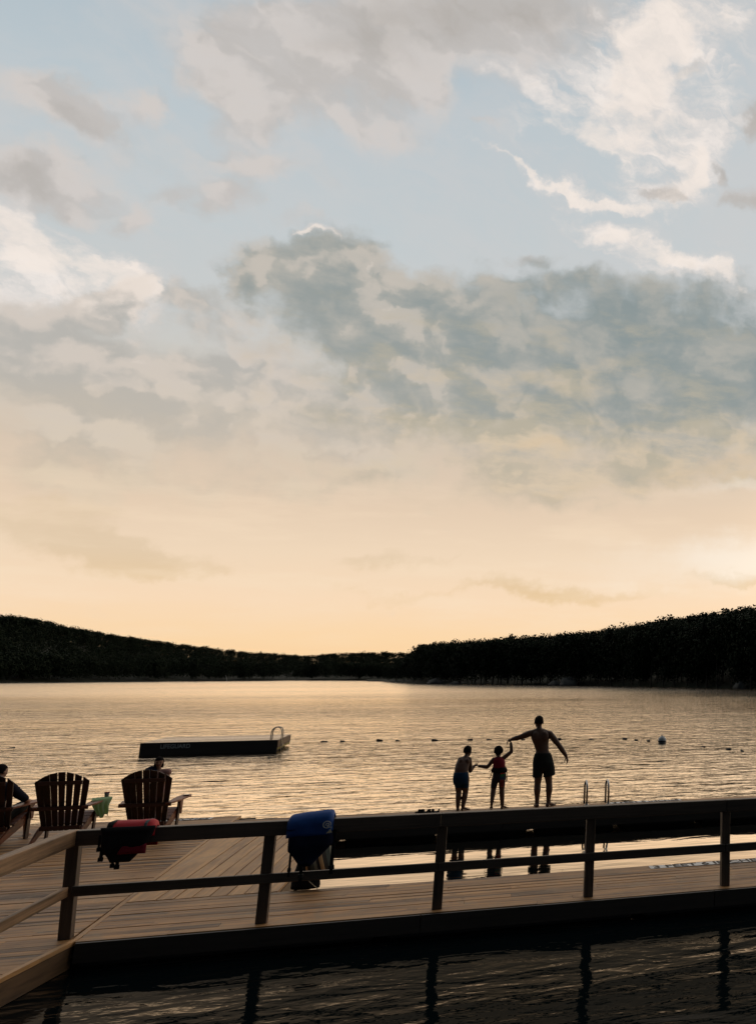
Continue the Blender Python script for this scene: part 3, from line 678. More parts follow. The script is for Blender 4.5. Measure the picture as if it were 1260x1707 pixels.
# ------------------------------------------------------------------ adirondack chairs
M_chairz = wood('shaded_chair_slat_wood', (.016, .008, .006, 1), (.055, .022, .014, 1), 2, rough=.5, var=.2)  # chair wood darkened to paint in the shade on the backs
M_chairb = wood('shaded_chair_brace_wood', (.028, .012, .008, 1), (.09, .034, .02, 1), 0, rough=.5, var=.2)  # braces likewise: chair wood with the shade in its colour
def adirondack():
    t = thing('garden_chair', 'wooden fan-back garden chair', 'chair', (0, 0, 0), 0, 'red-brown fan-back chairs facing the lake')
    n = 7
    for i in range(n):                                   # fan of back slats
        k = (i - 3)/3.0; bm = NB()
        xb, xt = k*.222, k*.318; zt = 1.07 - .135*k*k; wb, wt = .061, .090
        cb = .025*(k*k)                                   # the back is slightly dished
        yb, yt = .03 + cb, -.30 + cb
        zb = .17; tt = (zt - zb)/.885
        y_ = yb + (yt - yb)*tt; x_ = xb + (xt - xb)*tt; w_ = wb + (wt - wb)*tt
        top = lambda x: 1.085 - .135*(x/.33)**2             # one arc across all the slats
        xl, xr_ = x_ - w_/2, x_ + w_/2; vs = []
        for y0 in (0, -.02):
            for (x, z, y) in ((xb - wb/2, zb, yb), (xb + wb/2, zb, yb), (xr_, top(xr_), y_), (xl, top(xl), y_)): vs.append(bm.verts.new((x, y + y0, z)))
        for f in ((0, 1, 2, 3), (7, 6, 5, 4), (0, 4, 5, 1), (1, 5, 6, 2), (2, 6, 7, 3), (3, 7, 4, 0)): bm.faces.new([vs[j] for j in f])
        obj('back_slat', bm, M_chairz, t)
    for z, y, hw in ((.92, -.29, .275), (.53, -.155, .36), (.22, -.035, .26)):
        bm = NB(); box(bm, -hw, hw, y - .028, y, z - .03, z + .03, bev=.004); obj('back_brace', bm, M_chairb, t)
    for s in (-1, 1):
        bm = NB(); x = s*.275                            # raked rear leg running up to the front
        pts = [(-.36, 0), (-.24, 0), (.47, .27), (.50, .37), (.44, .39), (-.05, .20)]
        vs = [[bm.verts.new((x + dx, y, z)) for y, z in pts] for dx in (-.0125, .0125)]
        bm.faces.new(vs[0]); bm.faces.new(vs[1][::-1])
        for k in range(6): bm.faces.new((vs[0][k], vs[0][(k+1) % 6], vs[1][(k+1) % 6], vs[1][k]))
        obj('rear_leg', bm, M_chair, t)
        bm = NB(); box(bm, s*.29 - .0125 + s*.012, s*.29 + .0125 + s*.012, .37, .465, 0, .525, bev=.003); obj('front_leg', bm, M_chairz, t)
        bm = NB()                                        # broad arm board, wider at the front
        pts = [(-.20, .285), (-.20, .34), (.05, .40), (.50, .44), (.60, .42), (.62, .36), (.60, .285), (.40, .262)]
        vs = [[bm.verts.new((s*px, y, .53 + dz + .035*(y + .2))) for y, px in pts] for dz in (0, .024)]
        bm.faces.new(vs[0]); bm.faces.new(vs[1][::-1])
        for k in range(8): bm.faces.new((vs[0][k], vs[0][(k+1) % 8], vs[1][(k+1) % 8], vs[1][k]))
        obj('armrest', bm, M_chair, t)
        bm = NB(); x = s*.332
        pts = [(.40, .30), (.44, .30), (.44, .545), (.30, .54)] 
        vs = [[bm.verts.new((x + dx*s, y + (.0 if i else 0), z)) for y, z in pts] for i, dx in enumerate((0, .02))]
        bm.faces.new(vs[0]); bm.faces.new(vs[1][::-1])
        for k in range(4): bm.faces.new((vs[0][k], vs[0][(k+1) % 4], vs[1][(k+1) % 4], vs[1][k]))
        obj('arm_bracket', bm, M_chair, t)
    bm = NB()                                            # contoured slatted seat
    P = [(.515, .30), (.505, .375), (.44, .398), (.35, .375), (.26, .335), (.17, .295), (.08, .258)]
    for (y, z), (y2, z2) in zip(P, P[1:]):
        d = Vector((0, y2-y, z2-z)); L = d.length; d.normalize()
        bar(bm, (0, y, z), (0, y2, z2), .56, .022) if False else None
        a = math.atan2(d.z, d.y); M = Matrix.Translation((0, (y+y2)/2, (z+z2)/2)) @ Matrix.Rotation(a, 4, 'X')
        box(bm, -.285, .285, -L/2 + .005, L/2 - .005, -.011, .011, M)
    obj('seat', bm, M_chair, t)
    return t
ch = adirondack()
spots = [((-4.85, 16.78, 0), -1.0, 'dark fan-back chair standing nearest the middle, with a phone on its right arm'),
         ((-5.99, 16.80, 0), 3.0, 'dark fan-back chair in the centre of the row with a green towel on its arm'),
         ((-6.97, 16.95, 0), -5.0, 'dark fan-back chair at the left edge with a man sitting in it')]
chairs = []
for i, (loc, rz, lab) in enumerate(spots):
    c = ch if i == 0 else copy_tree(ch)
    c.location = loc; c.rotation_euler = (0, 0, R(rz)); c['label'] = lab; chairs.append(c)
def on_chair(i, p): 
    a = R(spots[i][1]); c, s = math.cos(a), math.sin(a); l = spots[i][0]
    return (l[0] + p[0]*c - p[1]*s, l[1] + p[0]*s + p[1]*c, l[2] + p[2])

# ------------------------------------------------------------------ people
def hand(bm, wrist, d, n, size, curl, side):
    """palm, four unequal fingers and a thumb; d points along the hand, n out of the palm, side = towards the thumb"""
    w = Vector(wrist); d = Vector(d).normalized(); n = Vector(n); n = (n - d*n.dot(d)).normalized(); t = d.cross(n)*side
    pw = size*.21; M = Matrix((t, d, n)).transposed()
    ell(bm, w + d*size*.27, (pw, size*.30, size*.095), M, 2)
    caps(bm, w - d*size*.1, w + d*size*.12, size*.15, size*.15)
    for k, (o, L) in enumerate(((.72, .42), (.25, .47), (-.24, .44), (-.70, .34))):
        p = w + d*size*.46 + t*o*pw*1.02; dd = d.copy(); ax = t*side
        for j, f in enumerate((.44, .32, .26)):
            a = curl*(.7, 1.0, .8)[j]*(1 + .08*k)
            dd = (dd*math.cos(a) + n*math.sin(a)).normalized()
            n2 = (n*math.cos(a) - dd*0).normalized()
            q = p + dd*size*L*f*1.0
            caps(bm, p, q, size*(.055 - .006*j), size*(.05 - .006*j)); p = q
    p = w + d*size*.12 + t*pw*.85; dd = (d*.62 + t*.6 + n*.35).normalized()
    for j, f in enumerate((.22, .18, .14)):
        q = p + dd*size*f; caps(bm, p, q, size*(.068 - .008*j), size*(.06 - .008*j)); p = q; dd = (dd + d*.35 + n*.15*curl).normalized()
def foot(bm, ankle, toe_dir, L, r):
    a = Vector(ankle); d = Vector((toe_dir[0], toe_dir[1], 0)).normalized(); s = Vector((-d.y, d.x, 0))
    heel = Vector((a.x, a.y, 0)) - d*L*.18; ball = heel + d*L*.68
    ell(bm, (heel.x + d.x*.02, heel.y + d.y*.02, r*.75), (r*.95, r*.95, r*.85), None, 2)
    caps(bm, (a.x, a.y, r*1.5), ball + Vector((0, 0, r*.62)), r*1.0, r*.62)
    for k, (o, e) in enumerate(((-.72, .30), (-.33, .31), (0, .29), (.34, .26), (.66, .22))):
        p = ball + s*o*r*1.05 + Vector((0, 0, r*.42)); caps(bm, p, p + d*L*e*(.95) - Vector((0, 0, r*.12)), r*.36, r*.30)
def head(bm, c, s, face, tilt=0):
    """skull, jaw, neckline, nose, brow and ears; s = head height/2, face = horizontal facing"""
    c = Vector(c); f = Vector(face).normalized(); u = Vector((0, 0, 1)); u = (u - f*u.dot(f)).normalized(); r = f.cross(u)
    M = Matrix((r, f, u)).transposed()
    P = lambda x, y, z: c + M @ Vector((x*s, y*s, z*s))
    ell(bm, P(0, -.06, .18), (s*.68, s*.84, s*.80), M, 3)
    ell(bm, P(0, .18, -.42), (s*.50, s*.52, s*.55), M, 3)
    ell(bm, P(0, .48, -.80), (s*.24, s*.2, s*.17), M, 2)
    caps(bm, P(0, .74, .02), P(0, .90, -.27), s*.07, s*.12); 
    for k in (-1, 1):
        ell(bm, P(k*.69, -.05, -.10), (s*.07, s*.17, s*.24), M, 2)
        caps(bm, P(k*.12, .70, .20), P(k*.42, .60, .20), s*.09, s*.08)
        ell(bm, P(k*.33, .50, -.25), (s*.2, s*.2, s*.2), M, 2)
    caps(bm, P(-.16, .66, -.50), P(.16, .66, -.50), s*.09, s*.09)
    return P, M
def eyes_mouth(P, M, s, parent):
    bm = NB()
    for k in (-1, 1): ell(bm, P(k*.29, .66, .03), (s*.12, s*.08, s*.075), M, 2)
    obj('eyes', bm, M_hair, parent, True)
    bm = NB(); caps(bm, P(-.2, .715, -.53), P(.2, .715, -.53), s*.045, s*.045); obj('mouth', bm, M_maroon, parent, True)
def hair_cap(name, P, M, s, parent, full=1.0, extra=None, thick=.05):
    bm = NB(); ell(bm, P(0, -.09, .21), (s*(.68 + thick), s*(.85 + thick), s*(.80 + thick)), M, 4)
    g = random.Random(5)
    for v in bm.verts:
        l = M.transposed() @ (v.co - P(0, 0, 0)); 
        if l.z < s*(-.25 if l.y < s*.1 else .36): v.co = P(0, -.09, .21) + (v.co - P(0, -.09, .21))*.86
        v.co += (v.co - P(0, 0, .2)).normalized()*s*.05*mnoise.noise(v.co*60)*full
    if extra: extra(bm)
    return obj(name, bm, M_hair, parent, True)

# the man, seen from behind, steadying the children
man = thing('person', 'bare-chested man in dark swim shorts standing on the dock edge, holding up a child\'s hand', 'person', (1.446, 18.16, 0))
bm = NB()
loft(bm, [(-.04, 0, .82, .15, .105), (-.045, 0, .92, .165, .118), (-.055, .0, 1.0, .15, .105), (-.068, .005, 1.09, .127, .09), (-.095, .01, 1.2, .145, .10), (-.118, .005, 1.31, .172, .115), (-.128, 0, 1.385, .185, .11), (-.132, -.005, 1.44, .172, .09), (-.138, -.005, 1.485, .115, .07), (-.142, 0, 1.515, .06, .055)], 28)
for k in (-1, 1): ell(bm, (-.125 + k*.085, -.085, 1.36), (.075, .035, .10), None, 2)     # shoulder blades
caps(bm, (-.142, -.005, 1.47), (-.157, .012, 1.58), .056, .052)
caps(bm, (-.19, -.01, 1.475), (-.30, 0, 1.435), .045, .05); caps(bm, (-.09, -.01, 1.475), (.05, 0, 1.41), .045, .05)
hs = .126; hc = (-.161, .022, 1.638)
P_, M_ = head(bm, hc, hs, (-.05, 1, 0))
ell(bm, (-.312, 0, 1.425), (.066, .06, .062), None, 2); ell(bm, (.062, 0, 1.40), (.064, .06, .068), None, 2)
chain(bm, [(-.315, 0, 1.425), (-.42, .01, 1.385), (-.515, .02, 1.35), (-.58, .035, 1.33), (-.655, .055, 1.312)], [.064, .061, .050, .052, .036])
hand(bm, (-.662, .057, 1.310), (-1, .1, -.35), (.2, 0, -1), .175, 1.0, -1)
chain(bm, [(.07, 0, 1.40), (.16, -.012, 1.29), (.25, -.02, 1.18), (.31, -.008, 1.10), (.405, .01, .965)], [.064, .061, .050, .052, .036])
hand(bm, (.408, .012, .958), (.38, .12, -1), (-.8, .5, 0), .185, .38, -1)
for k, hip, kn, an in ((-1, (-.108, 0, .86), (-.127, .012, .435), (-.122, -.02, .085)), (1, (.028, 0, .86), (.098, .018, .43), (.098, -.018, .08))):
    h, n_, a = Vector(hip), Vector(kn), Vector(an); c1 = n_.lerp(a, .3) + Vector((k*.004, -.016, 0))
    chain(bm, [h, h.lerp(n_, .5) + Vector((0, .01, 0)), n_, c1, n_.lerp(a, .65), a], [.104, .088, .064, .068, .050, .041])
foot(bm, (-.122, -.02, .085), (-.05, 1, 0), .26, .046); foot(bm, (.098, -.018, .08), (.62, .8, 0), .26, .046)
fuse('body', bm, .0065, M_skin1, man, 5)
hair_cap('hair', P_, M_, hs, man, .5, None, .02); eyes_mouth(P_, M_, hs, man)
bm = NB()
loft(bm, [(-.057, 0, 1.035, .150, .112), (-.055, 0, 1.02, .163, .12), (-.048, 0, .94, .185, .135), (-.04, 0, .85, .208, .142), (-.035, 0, .76, .205, .138), (-.035, 0, .70, .19, .12)], 28)
loft(bm, [(-.135, 0, .86, .10, .12), (-.143, 0, .74, .098, .118), (-.148, 0, .60, .086, .108), (-.148, 0, .572, .084, .106, .02, -.08)], 24)
loft(bm, [(.06, 0, .86, .105, .12), (.082, 0, .74, .112, .122), (.090, 0, .62, .116, .118), (.09, 0, .585, .116, .116, .02, -.17)], 24)
for v in bm.verts: v.co += Vector((1, 1, 0))*.010*mnoise.noise(v.co*9)
fuse('swim_shorts', bm, .008, M_shorts_dark, man, 3)

# child in the red vest, in the middle
kid = thing('person', 'child in a red buoyancy vest between the other two bathers, both arms held', 'person', (.580, 18.16, 0))
bm = NB()
loft(bm, [(0, 0, .55, .105, .085), (-.003, 0, .64, .11, .09), (-.01, 0, .74, .10, .08), (-.02, 0, .85, .108, .085), (-.03, 0, .92, .112, .08), (-.036, 0, .965, .07, .055), (-.037, 0, .985, .035, .035)], 24)
caps(bm, (-.037, 0, .95), (-.042, .01, 1.02), .038, .036)
P_, M_ = head(bm, (-.043, .018, 1.078), .104, (.1, 1, 0))
chain(bm, [(-.125, 0, .935), (-.235, .03, .79), (-.30, .045, .80), (-.385, .06, .811)], [.044, .036, .036, .026])
hand(bm, (-.39, .06, .812), (-1, 0, .2), (.1, -.3, -1), .125, .8, 1)
chain(bm, [(.06, 0, .96), (.14, .01, 1.02), (.204, .02, 1.075), (.197, .03, 1.15), (.186, .045, 1.235)], [.044, .042, .034, .034, .025])
hand(bm, (.185, .047, 1.24), (-.25, .05, 1), (-1, .2, -.2), .12, .7, 1)
for hip, kn, an in (((-.068, 0, .58), (-.095, .035, .365), (-.113, -.075, .15)), ((.052, 0, .58), (.062, .018, .355), (.087, -.01, .06))):
    h, n_, a = Vector(hip), Vector(kn), Vector(an)
    chain(bm, [h, h.lerp(n_, .5), n_, n_.lerp(a, .3) + Vector((0, -.01, 0)), a], [.072, .063, .050, .051, .034])
foot(bm, (.087, -.01, .06), (.7, .7, 0), .185, .029)
caps(bm, (-.113, -.075, .15), (-.115, -.085, .12), .03, .029); caps(bm, (-.115, -.08, .12), (-.116, -.03, .035), .028, .022)
for k in (-2, -1, 0, 1, 2): caps(bm, (-.116 + k*.011, -.03, .038), (-.116 + k*.012, -.005, .014), .010, .009)
fuse('body', bm, .0055, M_skin1, kid, 4)
hair_cap('hair', P_, M_, .104, kid, 2.0, None, .16); eyes_mouth(P_, M_, .104, kid)
bm = NB()
loft(bm, [(0, 0, .715, .112, .098), (-.003, 0, .64, .128, .108), (0, 0, .56, .128, .105), (0, 0, .52, .118, .095)], 24)
loft(bm, [(-.072, .005, .58, .068, .082), (-.088, .015, .46, .062, .075), (-.095, .02, .395, .057, .07)], 20)
loft(bm, [(.058, .005, .58, .064, .082), (.06, .01, .46, .054, .072), (.064, .012, .42, .049, .066)], 20)
fuse('swim_shorts', bm, .007, M_kidshorts, kid, 3)
bm = NB()
loft(bm, [(-.012, 0, .775, .118, .118), (-.015, 0, .82, .116, .122), (-.018, 0, .88, .116, .120), (-.028, 0, .93, .112, .108), (-.034, 0, .965, .085, .088), (-.037, 0, .985, .058, .06)], 28)
vest = fuse('buoyancy_vest', bm, .008, M_maroon, kid, 3)
bm = NB()
loft(bm, [(.0, 0, .685, .135, .118), (.0, 0, .70, .152, .130), (-.002, 0, .74, .150, .132), (-.01, 0, .775, .128, .124), (-.012, 0, .79, .116, .116)], 28)
for v in bm.verts: v.co += Vector((1, 1, 0))*.022*mnoise.noise(v.co*11)
obj('vest_skirt', bm, M_blackf, vest, True)
for pts in ([(-.12, -.05, .80), (-.165, -.06, .735), (-.205, -.05, .70)], [(-.13, -.07, .73), (-.165, -.08, .68), (-.165, -.08, .63)], [(-.15, -.07, .66), (-.175, -.07, .61), (-.19, -.06, .575)], [(.13, -.05, .70), (.15, -.06, .62), (.145, -.06, .52)], [(.12, -.06, .66), (.135, -.07, .56), (.128, -.07, .51)]):
    bm = NB(); tube(bm, pts, .006, 6); obj('strap', bm, M_blackf, vest, True)

# bending child in blue shorts, on the left
kd = thing('person', 'bare-backed child in blue swim shorts bending forward, leftmost of the three bathers', 'person', (-.098, 18.16, 0))
bm = NB()
loft(bm, [(-.028, -.01, .56, .118, .10), (-.035, -.01, .64, .135, .108), (-.038, .0, .71, .125, .098), (-.032, .02, .79, .128, .097), (-.018, .055, .87, .128, .095), (.0, .09, .94, .118, .082), (.018, .115, .985, .075, .06), (.03, .13, 1.01, .038, .036)], 24)
caps(bm, (.025, .11, .975), (.052, .15, 1.05), .041, .038)
for k in (-1, 1): ell(bm, (.005 + k*.06, .01, .91), (.045, .03, .06), None, 2)
P_, M_ = head(bm, (.057, .17, 1.09), .108, (.45, 1, -.12))
caps(bm, (.0, .10, .96), (.092, .095, .945), .04, .042); caps(bm, (.0, .10, .96), (-.072, .10, .95), .04, .042)
chain(bm, [(.095, .095, .945), (.118, .11, .83), (.128, .13, .715), (.16, .165, .76), (.198, .20, .802)], [.048, .045, .037, .036, .026])
hand(bm, (.2, .2, .805), (.8, .1, .45), (0, .4, 1), .125, .7, 1)
chain(bm, [(-.08, .10, .945), (-.105, .15, .83), (-.11, .20, .74), (-.05, .27, .70), (.0, .32, .68)], [.041, .036, .028, .028, .02])
hand(bm, (.005, .325, .678), (.9, .6, -.2), (0, -.4, -1), .125, .4, 1)
for hip, kn, an in (((-.088, -.01, .60), (-.058, .045, .335), (-.056, .0, .075)), ((.045, -.01, .60), (.066, .05, .33), (.036, .0, .075))):
    h, n_, a = Vector(hip), Vector(kn), Vector(an)
    chain(bm, [h, h.lerp(n_, .5), n_, n_.lerp(a, .32) + Vector((0, -.014, 0)), a], [.082, .070, .054, .054, .036])
foot(bm, (-.056, 0, .075), (.05, 1, 0), .195, .031); foot(bm, (.036, 0, .075), (.75, .65, 0), .195, .031)
fuse('body', bm, .0055, M_skin1, kd, 4)
hair_cap('hair', P_, M_, .108, kd, .6, None, .03); eyes_mouth(P_, M_, .108, kd)
bm = NB()
loft(bm, [(-.037, -.0, .715, .132, .105), (-.036, -.005, .69, .138, .112), (-.033, -.01, .62, .148, .122), (-.030, -.008, .55, .146, .118), (-.022, 0, .49, .135, .105)], 28)
loft(bm, [(-.088, 0, .58, .085, .10), (-.068, .02, .47, .072, .088), (-.06, .028, .425, .066, .082)], 22)
loft(bm, [(.035, 0, .58, .08, .10), (.055, .025, .47, .068, .086), (.06, .032, .415, .062, .08)], 22)
for v in bm.verts: v.co += Vector((1, 1, 0))*.008*mnoise.noise(v.co*10)
fuse('swim_shorts', bm, .007, M_shorts_blue, kd, 3)

# man sitting in the chair at the left edge
sx, sy, sz = on_chair(2, (-.10, 0, -.035))
st_ = thing('person', 'man in a dark shirt sitting back in the fan-back chair at the left edge', 'person', (sx, sy, -.035), R(-3))
bm = NB()
P_, M_ = head(bm, (.14, -.03, 1.115), .115, (.35, 1, -.05))
caps(bm, (.14, -.07, .95), (.14, -.04, 1.05), .058, .055)
chain(bm, [(.36, .0, .80), (.475, .08, .675), (.43, .25, .62), (.37, .42, .615)], [.045, .042, .038, .030])
hand(bm, (.368, .425, .612), (-.15, 1, -.05), (0, .1, -1), .18, .35, -1)
chain(bm, [(-.12, .0, .80), (-.27, .08, .66), (-.30, .25, .62), (-.30, .40, .615)], [.045, .042, .038, .030])
hand(bm, (-.30, .405, .612), (0, 1, -.05), (0, .1, -1), .18, .35, 1)
for x in (-.05, .2):
    chain(bm, [(x, .15, .40), (x*1.2, .38, .49), (x*1.3, .62, .53), (x*1.3, .70, .33), (x*1.3, .74, .08)], [.085, .075, .058, .055, .038])
    foot(bm, (x*1.3, .74, .08), (.1*x, 1, 0), .25, .04)
loft(bm, [(.08, .1, .33, .15, .11), (.09, .02, .5, .14, .11), (.10, -.05, .7, .16, .115), (.12, -.08, .87, .18, .11), (.13, -.085, .95, .11, .08)], 24)
fuse('body', bm, .008, M_skin2, st_, 4)
hair_cap('hair', P_, M_, .115, st_, .6, None, .03); eyes_mouth(P_, M_, .115, st_)
bm = NB()
loft(bm, [(.08, .08, .36, .165, .13), (.09, .02, .5, .155, .125), (.10, -.05, .7, .175, .13), (.12, -.08, .86, .195, .125), (.13, -.085, .93, .17, .10), (.138, -.08, .985, .075, .07)], 26)
caps(bm, (.13, -.08, .92), (.31, -.05, .885), .062, .068); caps(bm, (.12, -.08, .92), (-.08, -.05, .885), .062, .068)
caps(bm, (.31, -.05, .885), (.40, .03, .76), .074, .070); caps(bm, (.40, .03, .76), (.465, .075, .69), .068, .058); caps(bm, (-.08, -.05, .885), (-.17, .03, .76), .068, .064)
fuse('shirt', bm, .009, M_shirt, st_, 4)
bm = NB()
loft(bm, [(.08, .06, .34, .17, .14), (.08, .12, .42, .17, .13)], 24)
for x in (-.05, .2): caps(bm, (x, .15, .41), (x*1.25, .52, .52), .10, .085)
fuse('shorts', bm, .009, M_shorts_dark, st_, 3)

# person kneeling on the middle chair's neighbour, looking back over its top
kx, ky, kz = on_chair(0, (.03, .14, 0))
kn_ = thing('person', 'dark-haired person facing the shore, head showing over the chair back, dark jacket on one shoulder', 'person', (kx, ky, .345))
bm = NB()
P_, M_ = head(bm, (.0, -.03, .815), .083, (.25, -1, .0))
caps(bm, (0, 0, .66), (0, -.015, .75), .038, .036)
loft(bm, [(0, .02, .24, .11, .09), (0, .02, .34, .12, .095), (0, .01, .46, .10, .08), (0, 0, .58, .125, .085), (0, 0, .66, .115, .07), (0, 0, .70, .05, .045)], 24)
for k in (-1, 1):
    chain(bm, [(k*.07, .02, .30), (k*.085, -.02, .05), (k*.085, .14, .04), (k*.085, .26, .035)], [.07, .05, .048, .032])
    ell(bm, (k*.085, .30, .03), (.03, .06, .025), None, 2)
chain(bm, [(-.12, 0, .66), (-.15, -.02, .52), (-.10, -.16, .50)], [.042, .034, .026]); hand(bm, (-.10, -.165, .50), (.6, -.4, .2), (0, 0, -1), .13, .5, 1)
chain(bm, [(.12, 0, .66), (.15, -.02, .52), (.09, -.16, .50)], [.042, .034, .026]); hand(bm, (.09, -.165, .50), (-.6, -.4, .2), (0, 0, -1), .13, .5, -1)
fuse('body', bm, .006, M_skin2, kn_, 4)
def long_hair(b): 
    caps(b, P_(-.55, -.25, .1), P_(-.62, -.2, -.9), .022, .015); caps(b, P_(.55, -.25, .1), P_(.62, -.2, -.9), .022, .015); caps(b, P_(0, -.6, .1), P_(0, -.55, -1.0), .05, .04)
hair_cap('hair', P_, M_, .083, kn_, .8, long_hair, .08); eyes_mouth(P_, M_, .083, kn_)
bm = NB()
loft(bm, [(0, .02, .22, .13, .11), (0, .01, .46, .122, .10), (0, 0, .58, .14, .10), (0, 0, .65, .12, .085), (0, 0, .68, .075, .06)], 26)
caps(bm, (.0, 0, .65), (.13, .0, .65), .055, .058)
fuse('top', bm, .008, M_pink, kn_, 3)
bm = NB(); loft(bm, [(-.06, .0, .40, .11, .125), (-.07, 0, .55, .11, .125), (-.085, 0, .66, .105, .11), (-.10, 0, .72, .085, .085), (-.08, 0, .755, .04, .04)], 22)
for v in bm.verts: v.co += Vector((1, 1, 1))*.014*mnoise.noise(v.co*12)
fuse('jacket', bm, .008, M_navy, kn_, 3)

# ------------------------------------------------------------------ things hung on and left about the dock
def drape(bm, path, xr, nu, nv, th, wob=.012, seed=0, seamf=.12):
    """padded cloth following path(s)->(y,z) for s in 0..1, xr(s)->(x0,x1); thick, puffed towards the middle"""
    out, inn = [], []
    for j in range(nv+1):
        s = j/nv; y, z = path(s); y2, z2 = path(min(1, s+.01)); y1, z1 = path(max(0, s-.01))
        t = Vector((0, y2-y1, z2-z1)).normalized(); n = Vector((0, -t.z, t.y))
        x0, x1 = xr(s); ro, ri = [], []
        for i in range(nu+1):
            u = i/nu; e = min(u, 1-u)/seamf; es = min(s, 1-s)/seamf*1.2
            k = math.sqrt(max(0.0, min(1, e)*(2-min(1, e))))*math.sqrt(max(0.0, min(1, es)*(2-min(1, es))))
            p = Vector((x0 + (x1-x0)*u, y, z)); w = mnoise.noise(p*7 + Vector((seed, 0, 0)))*wob + mnoise.noise(p*19 + Vector((seed, 3, 0)))*wob*.4
            ro.append(bm.verts.new(p + n*(th*k + w + .004))); ri.append(bm.verts.new(p + n*(w*.6 - .003)))
        out.append(ro); inn.append(ri)
    for g, fl in ((out, False), (inn, True)):
        for a, b in zip(g, g[1:]):
            for i in range(nu):
                f = (a[i], a[i+1], b[i+1], b[i]); bm.faces.new(f[::-1] if fl else f)
    for j in range(nv):
        for i, fl in ((0, 0), (nu, 1)):
            f = (out[j][i], out[j+1][i], inn[j+1][i], inn[j][i]); bm.faces.new(f[::-1] if fl else f)
    for i in range(nu):
        for j, fl in ((0, 1), (nv, 0)):
            f = (out[j][i], out[j][i+1], inn[j][i+1], inn[j][i]); bm.faces.new(f if not fl else f[::-1])
def saddle(zf, zb, yf=10.615, yb=10.75, zt=1.045, r=.05):
    """front bottom -> over the top rail -> back bottom"""
    pts = [(yf, zf), (yf, zt - r), (yf + r*.3, zt - r*.3), (yf + r, zt), (yb - r, zt), (yb - r*.3, zt - r*.3), (yb, zt - r), (yb, zb)]
    L = [0]
    for a, b in zip(pts, pts[1:]): L.append(L[-1] + math.dist(a, b))
    L = [l/L[-1] for l in L]
    return lambda s: (float(np.interp(s, L, [p[0] for p in pts])), float(np.interp(s, L, [p[1] for p in pts])))
# red vest
rv = thing('life_vest', 'red life vest with its front shade laid on in black, slung over the railing near the left corner post', 'life vest', (-3.2, 10.66, 1.03))
def low_edge(pts, x): return float(np.interp(x, [p[0] for p in pts], [p[1] for p in pts]))
bm = NB(); drape(bm, saddle(.95, .84), lambda s: (-3.40, -2.985), 22, 40, .055, .006, 1)
obj('padding', rel(bm, rv), M_red, rv, True)
bm = NB()                                                # ragged black panel laid over the red front as its shade
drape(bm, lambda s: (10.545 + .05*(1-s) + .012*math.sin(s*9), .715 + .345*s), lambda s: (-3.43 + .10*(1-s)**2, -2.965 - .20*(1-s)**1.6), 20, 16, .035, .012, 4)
obj('shade_front_panel', rel(bm, rv), M_blackf, rv, True)
bm = NB(); drape(bm, lambda s: (10.535, .80 + .09*s), lambda s: (-3.26 + .03*s, -3.02), 12, 6, .012, .008, 8); obj('pocket', rel(bm, rv), M_maroon, rv, True)
bm = NB()
drape(bm, saddle(.93, .9, 10.553, 10.80, 1.098), lambda s: (-3.07, -3.045), 3, 40, .003, .0, 1); obj('strap', rel(bm, rv), M_greyf, rv)
bm = NB(); drape(bm, saddle(.80, .8, 10.553, 10.80, 1.098), lambda s: (-3.385, -3.335), 3, 40, .003, .0, 1); obj('strap', rel(bm, rv), M_blackf, rv)
for x, z0, z1, w in ((-3.435, .985, .86, .02), (-3.405, .96, .765, .03), (-3.30, .76, .70, .025), (-3.26, .76, .685, .03)):
    bm = NB(); box(bm, x - w/2, x + w/2, 10.575, 10.58, z1, z0); box(bm, x - w*.75, x + w*.75, 10.566, 10.584, z1 - .03, z1 + .012, bev=.004); obj('buckle_strap', rel(bm, rv), M_blackf, rv)
# blue vest
bv = thing('life_vest', 'royal blue life vest with a white round emblem slung over the railing', 'life vest', (-1.57, 10.66, 1.03))
bm = NB(); drape(bm, saddle(.855, .80, 10.61, 10.77, 1.05, .06), lambda s: (-1.79, -1.345), 22, 44, .050, .007, 11)
for v in bm.verts: v.co.z += .045*(v.co.x + 1.79)/.45 - .02 if v.co.z > .95 else .0
obj('padding', rel(bm, bv), M_blue, bv, True)
bm = NB()
drape(bm, lambda s: (10.615 + .015*math.sin(s*7), .56 + .36*s), lambda s: (-1.635 - .125*min(1, s*2.2), -1.53 + .20*min(1, s*1.6)), 18, 20, .035, .014, 15)
obj('lower_panel', rel(bm, bv), M_navy, bv, True)
for x, z0, z1, w in ((-1.725, .88, .47, .022), (-1.612, .70, .40, .03), (-1.325, .92, .47, .035)):
    bm = NB(); box(bm, x - w/2, x + w/2, 10.60, 10.606, z1, z0)
    bm2 = NB(); box(bm2, x - w*.8, x + w*.8, 10.592, 10.612, z1 + .05, z1 + .09, bev=.004)
    st = obj('strap', rel(bm, bv), M_blackf, bv); obj('buckle', rel(bm2, bv), M_black, st)
bm = NB(); vs = [bm.verts.new(p) for p in ((-1.36, 10.555, .94), (-1.345, 10.555, .90), (-1.40, 10.556, .895), (-1.375, 10.556, .925))]; bm.faces.new(vs)
r_ = bmesh.ops.extrude_face_region(bm, geom=bm.faces[:]); bmesh.ops.translate(bm, vec=(0, -.004, 0), verts=[v for v in r_['geom'] if isinstance(v, bmesh.types.BMVert)])
obj('care_label', rel(bm, bv), M_cream, bv)
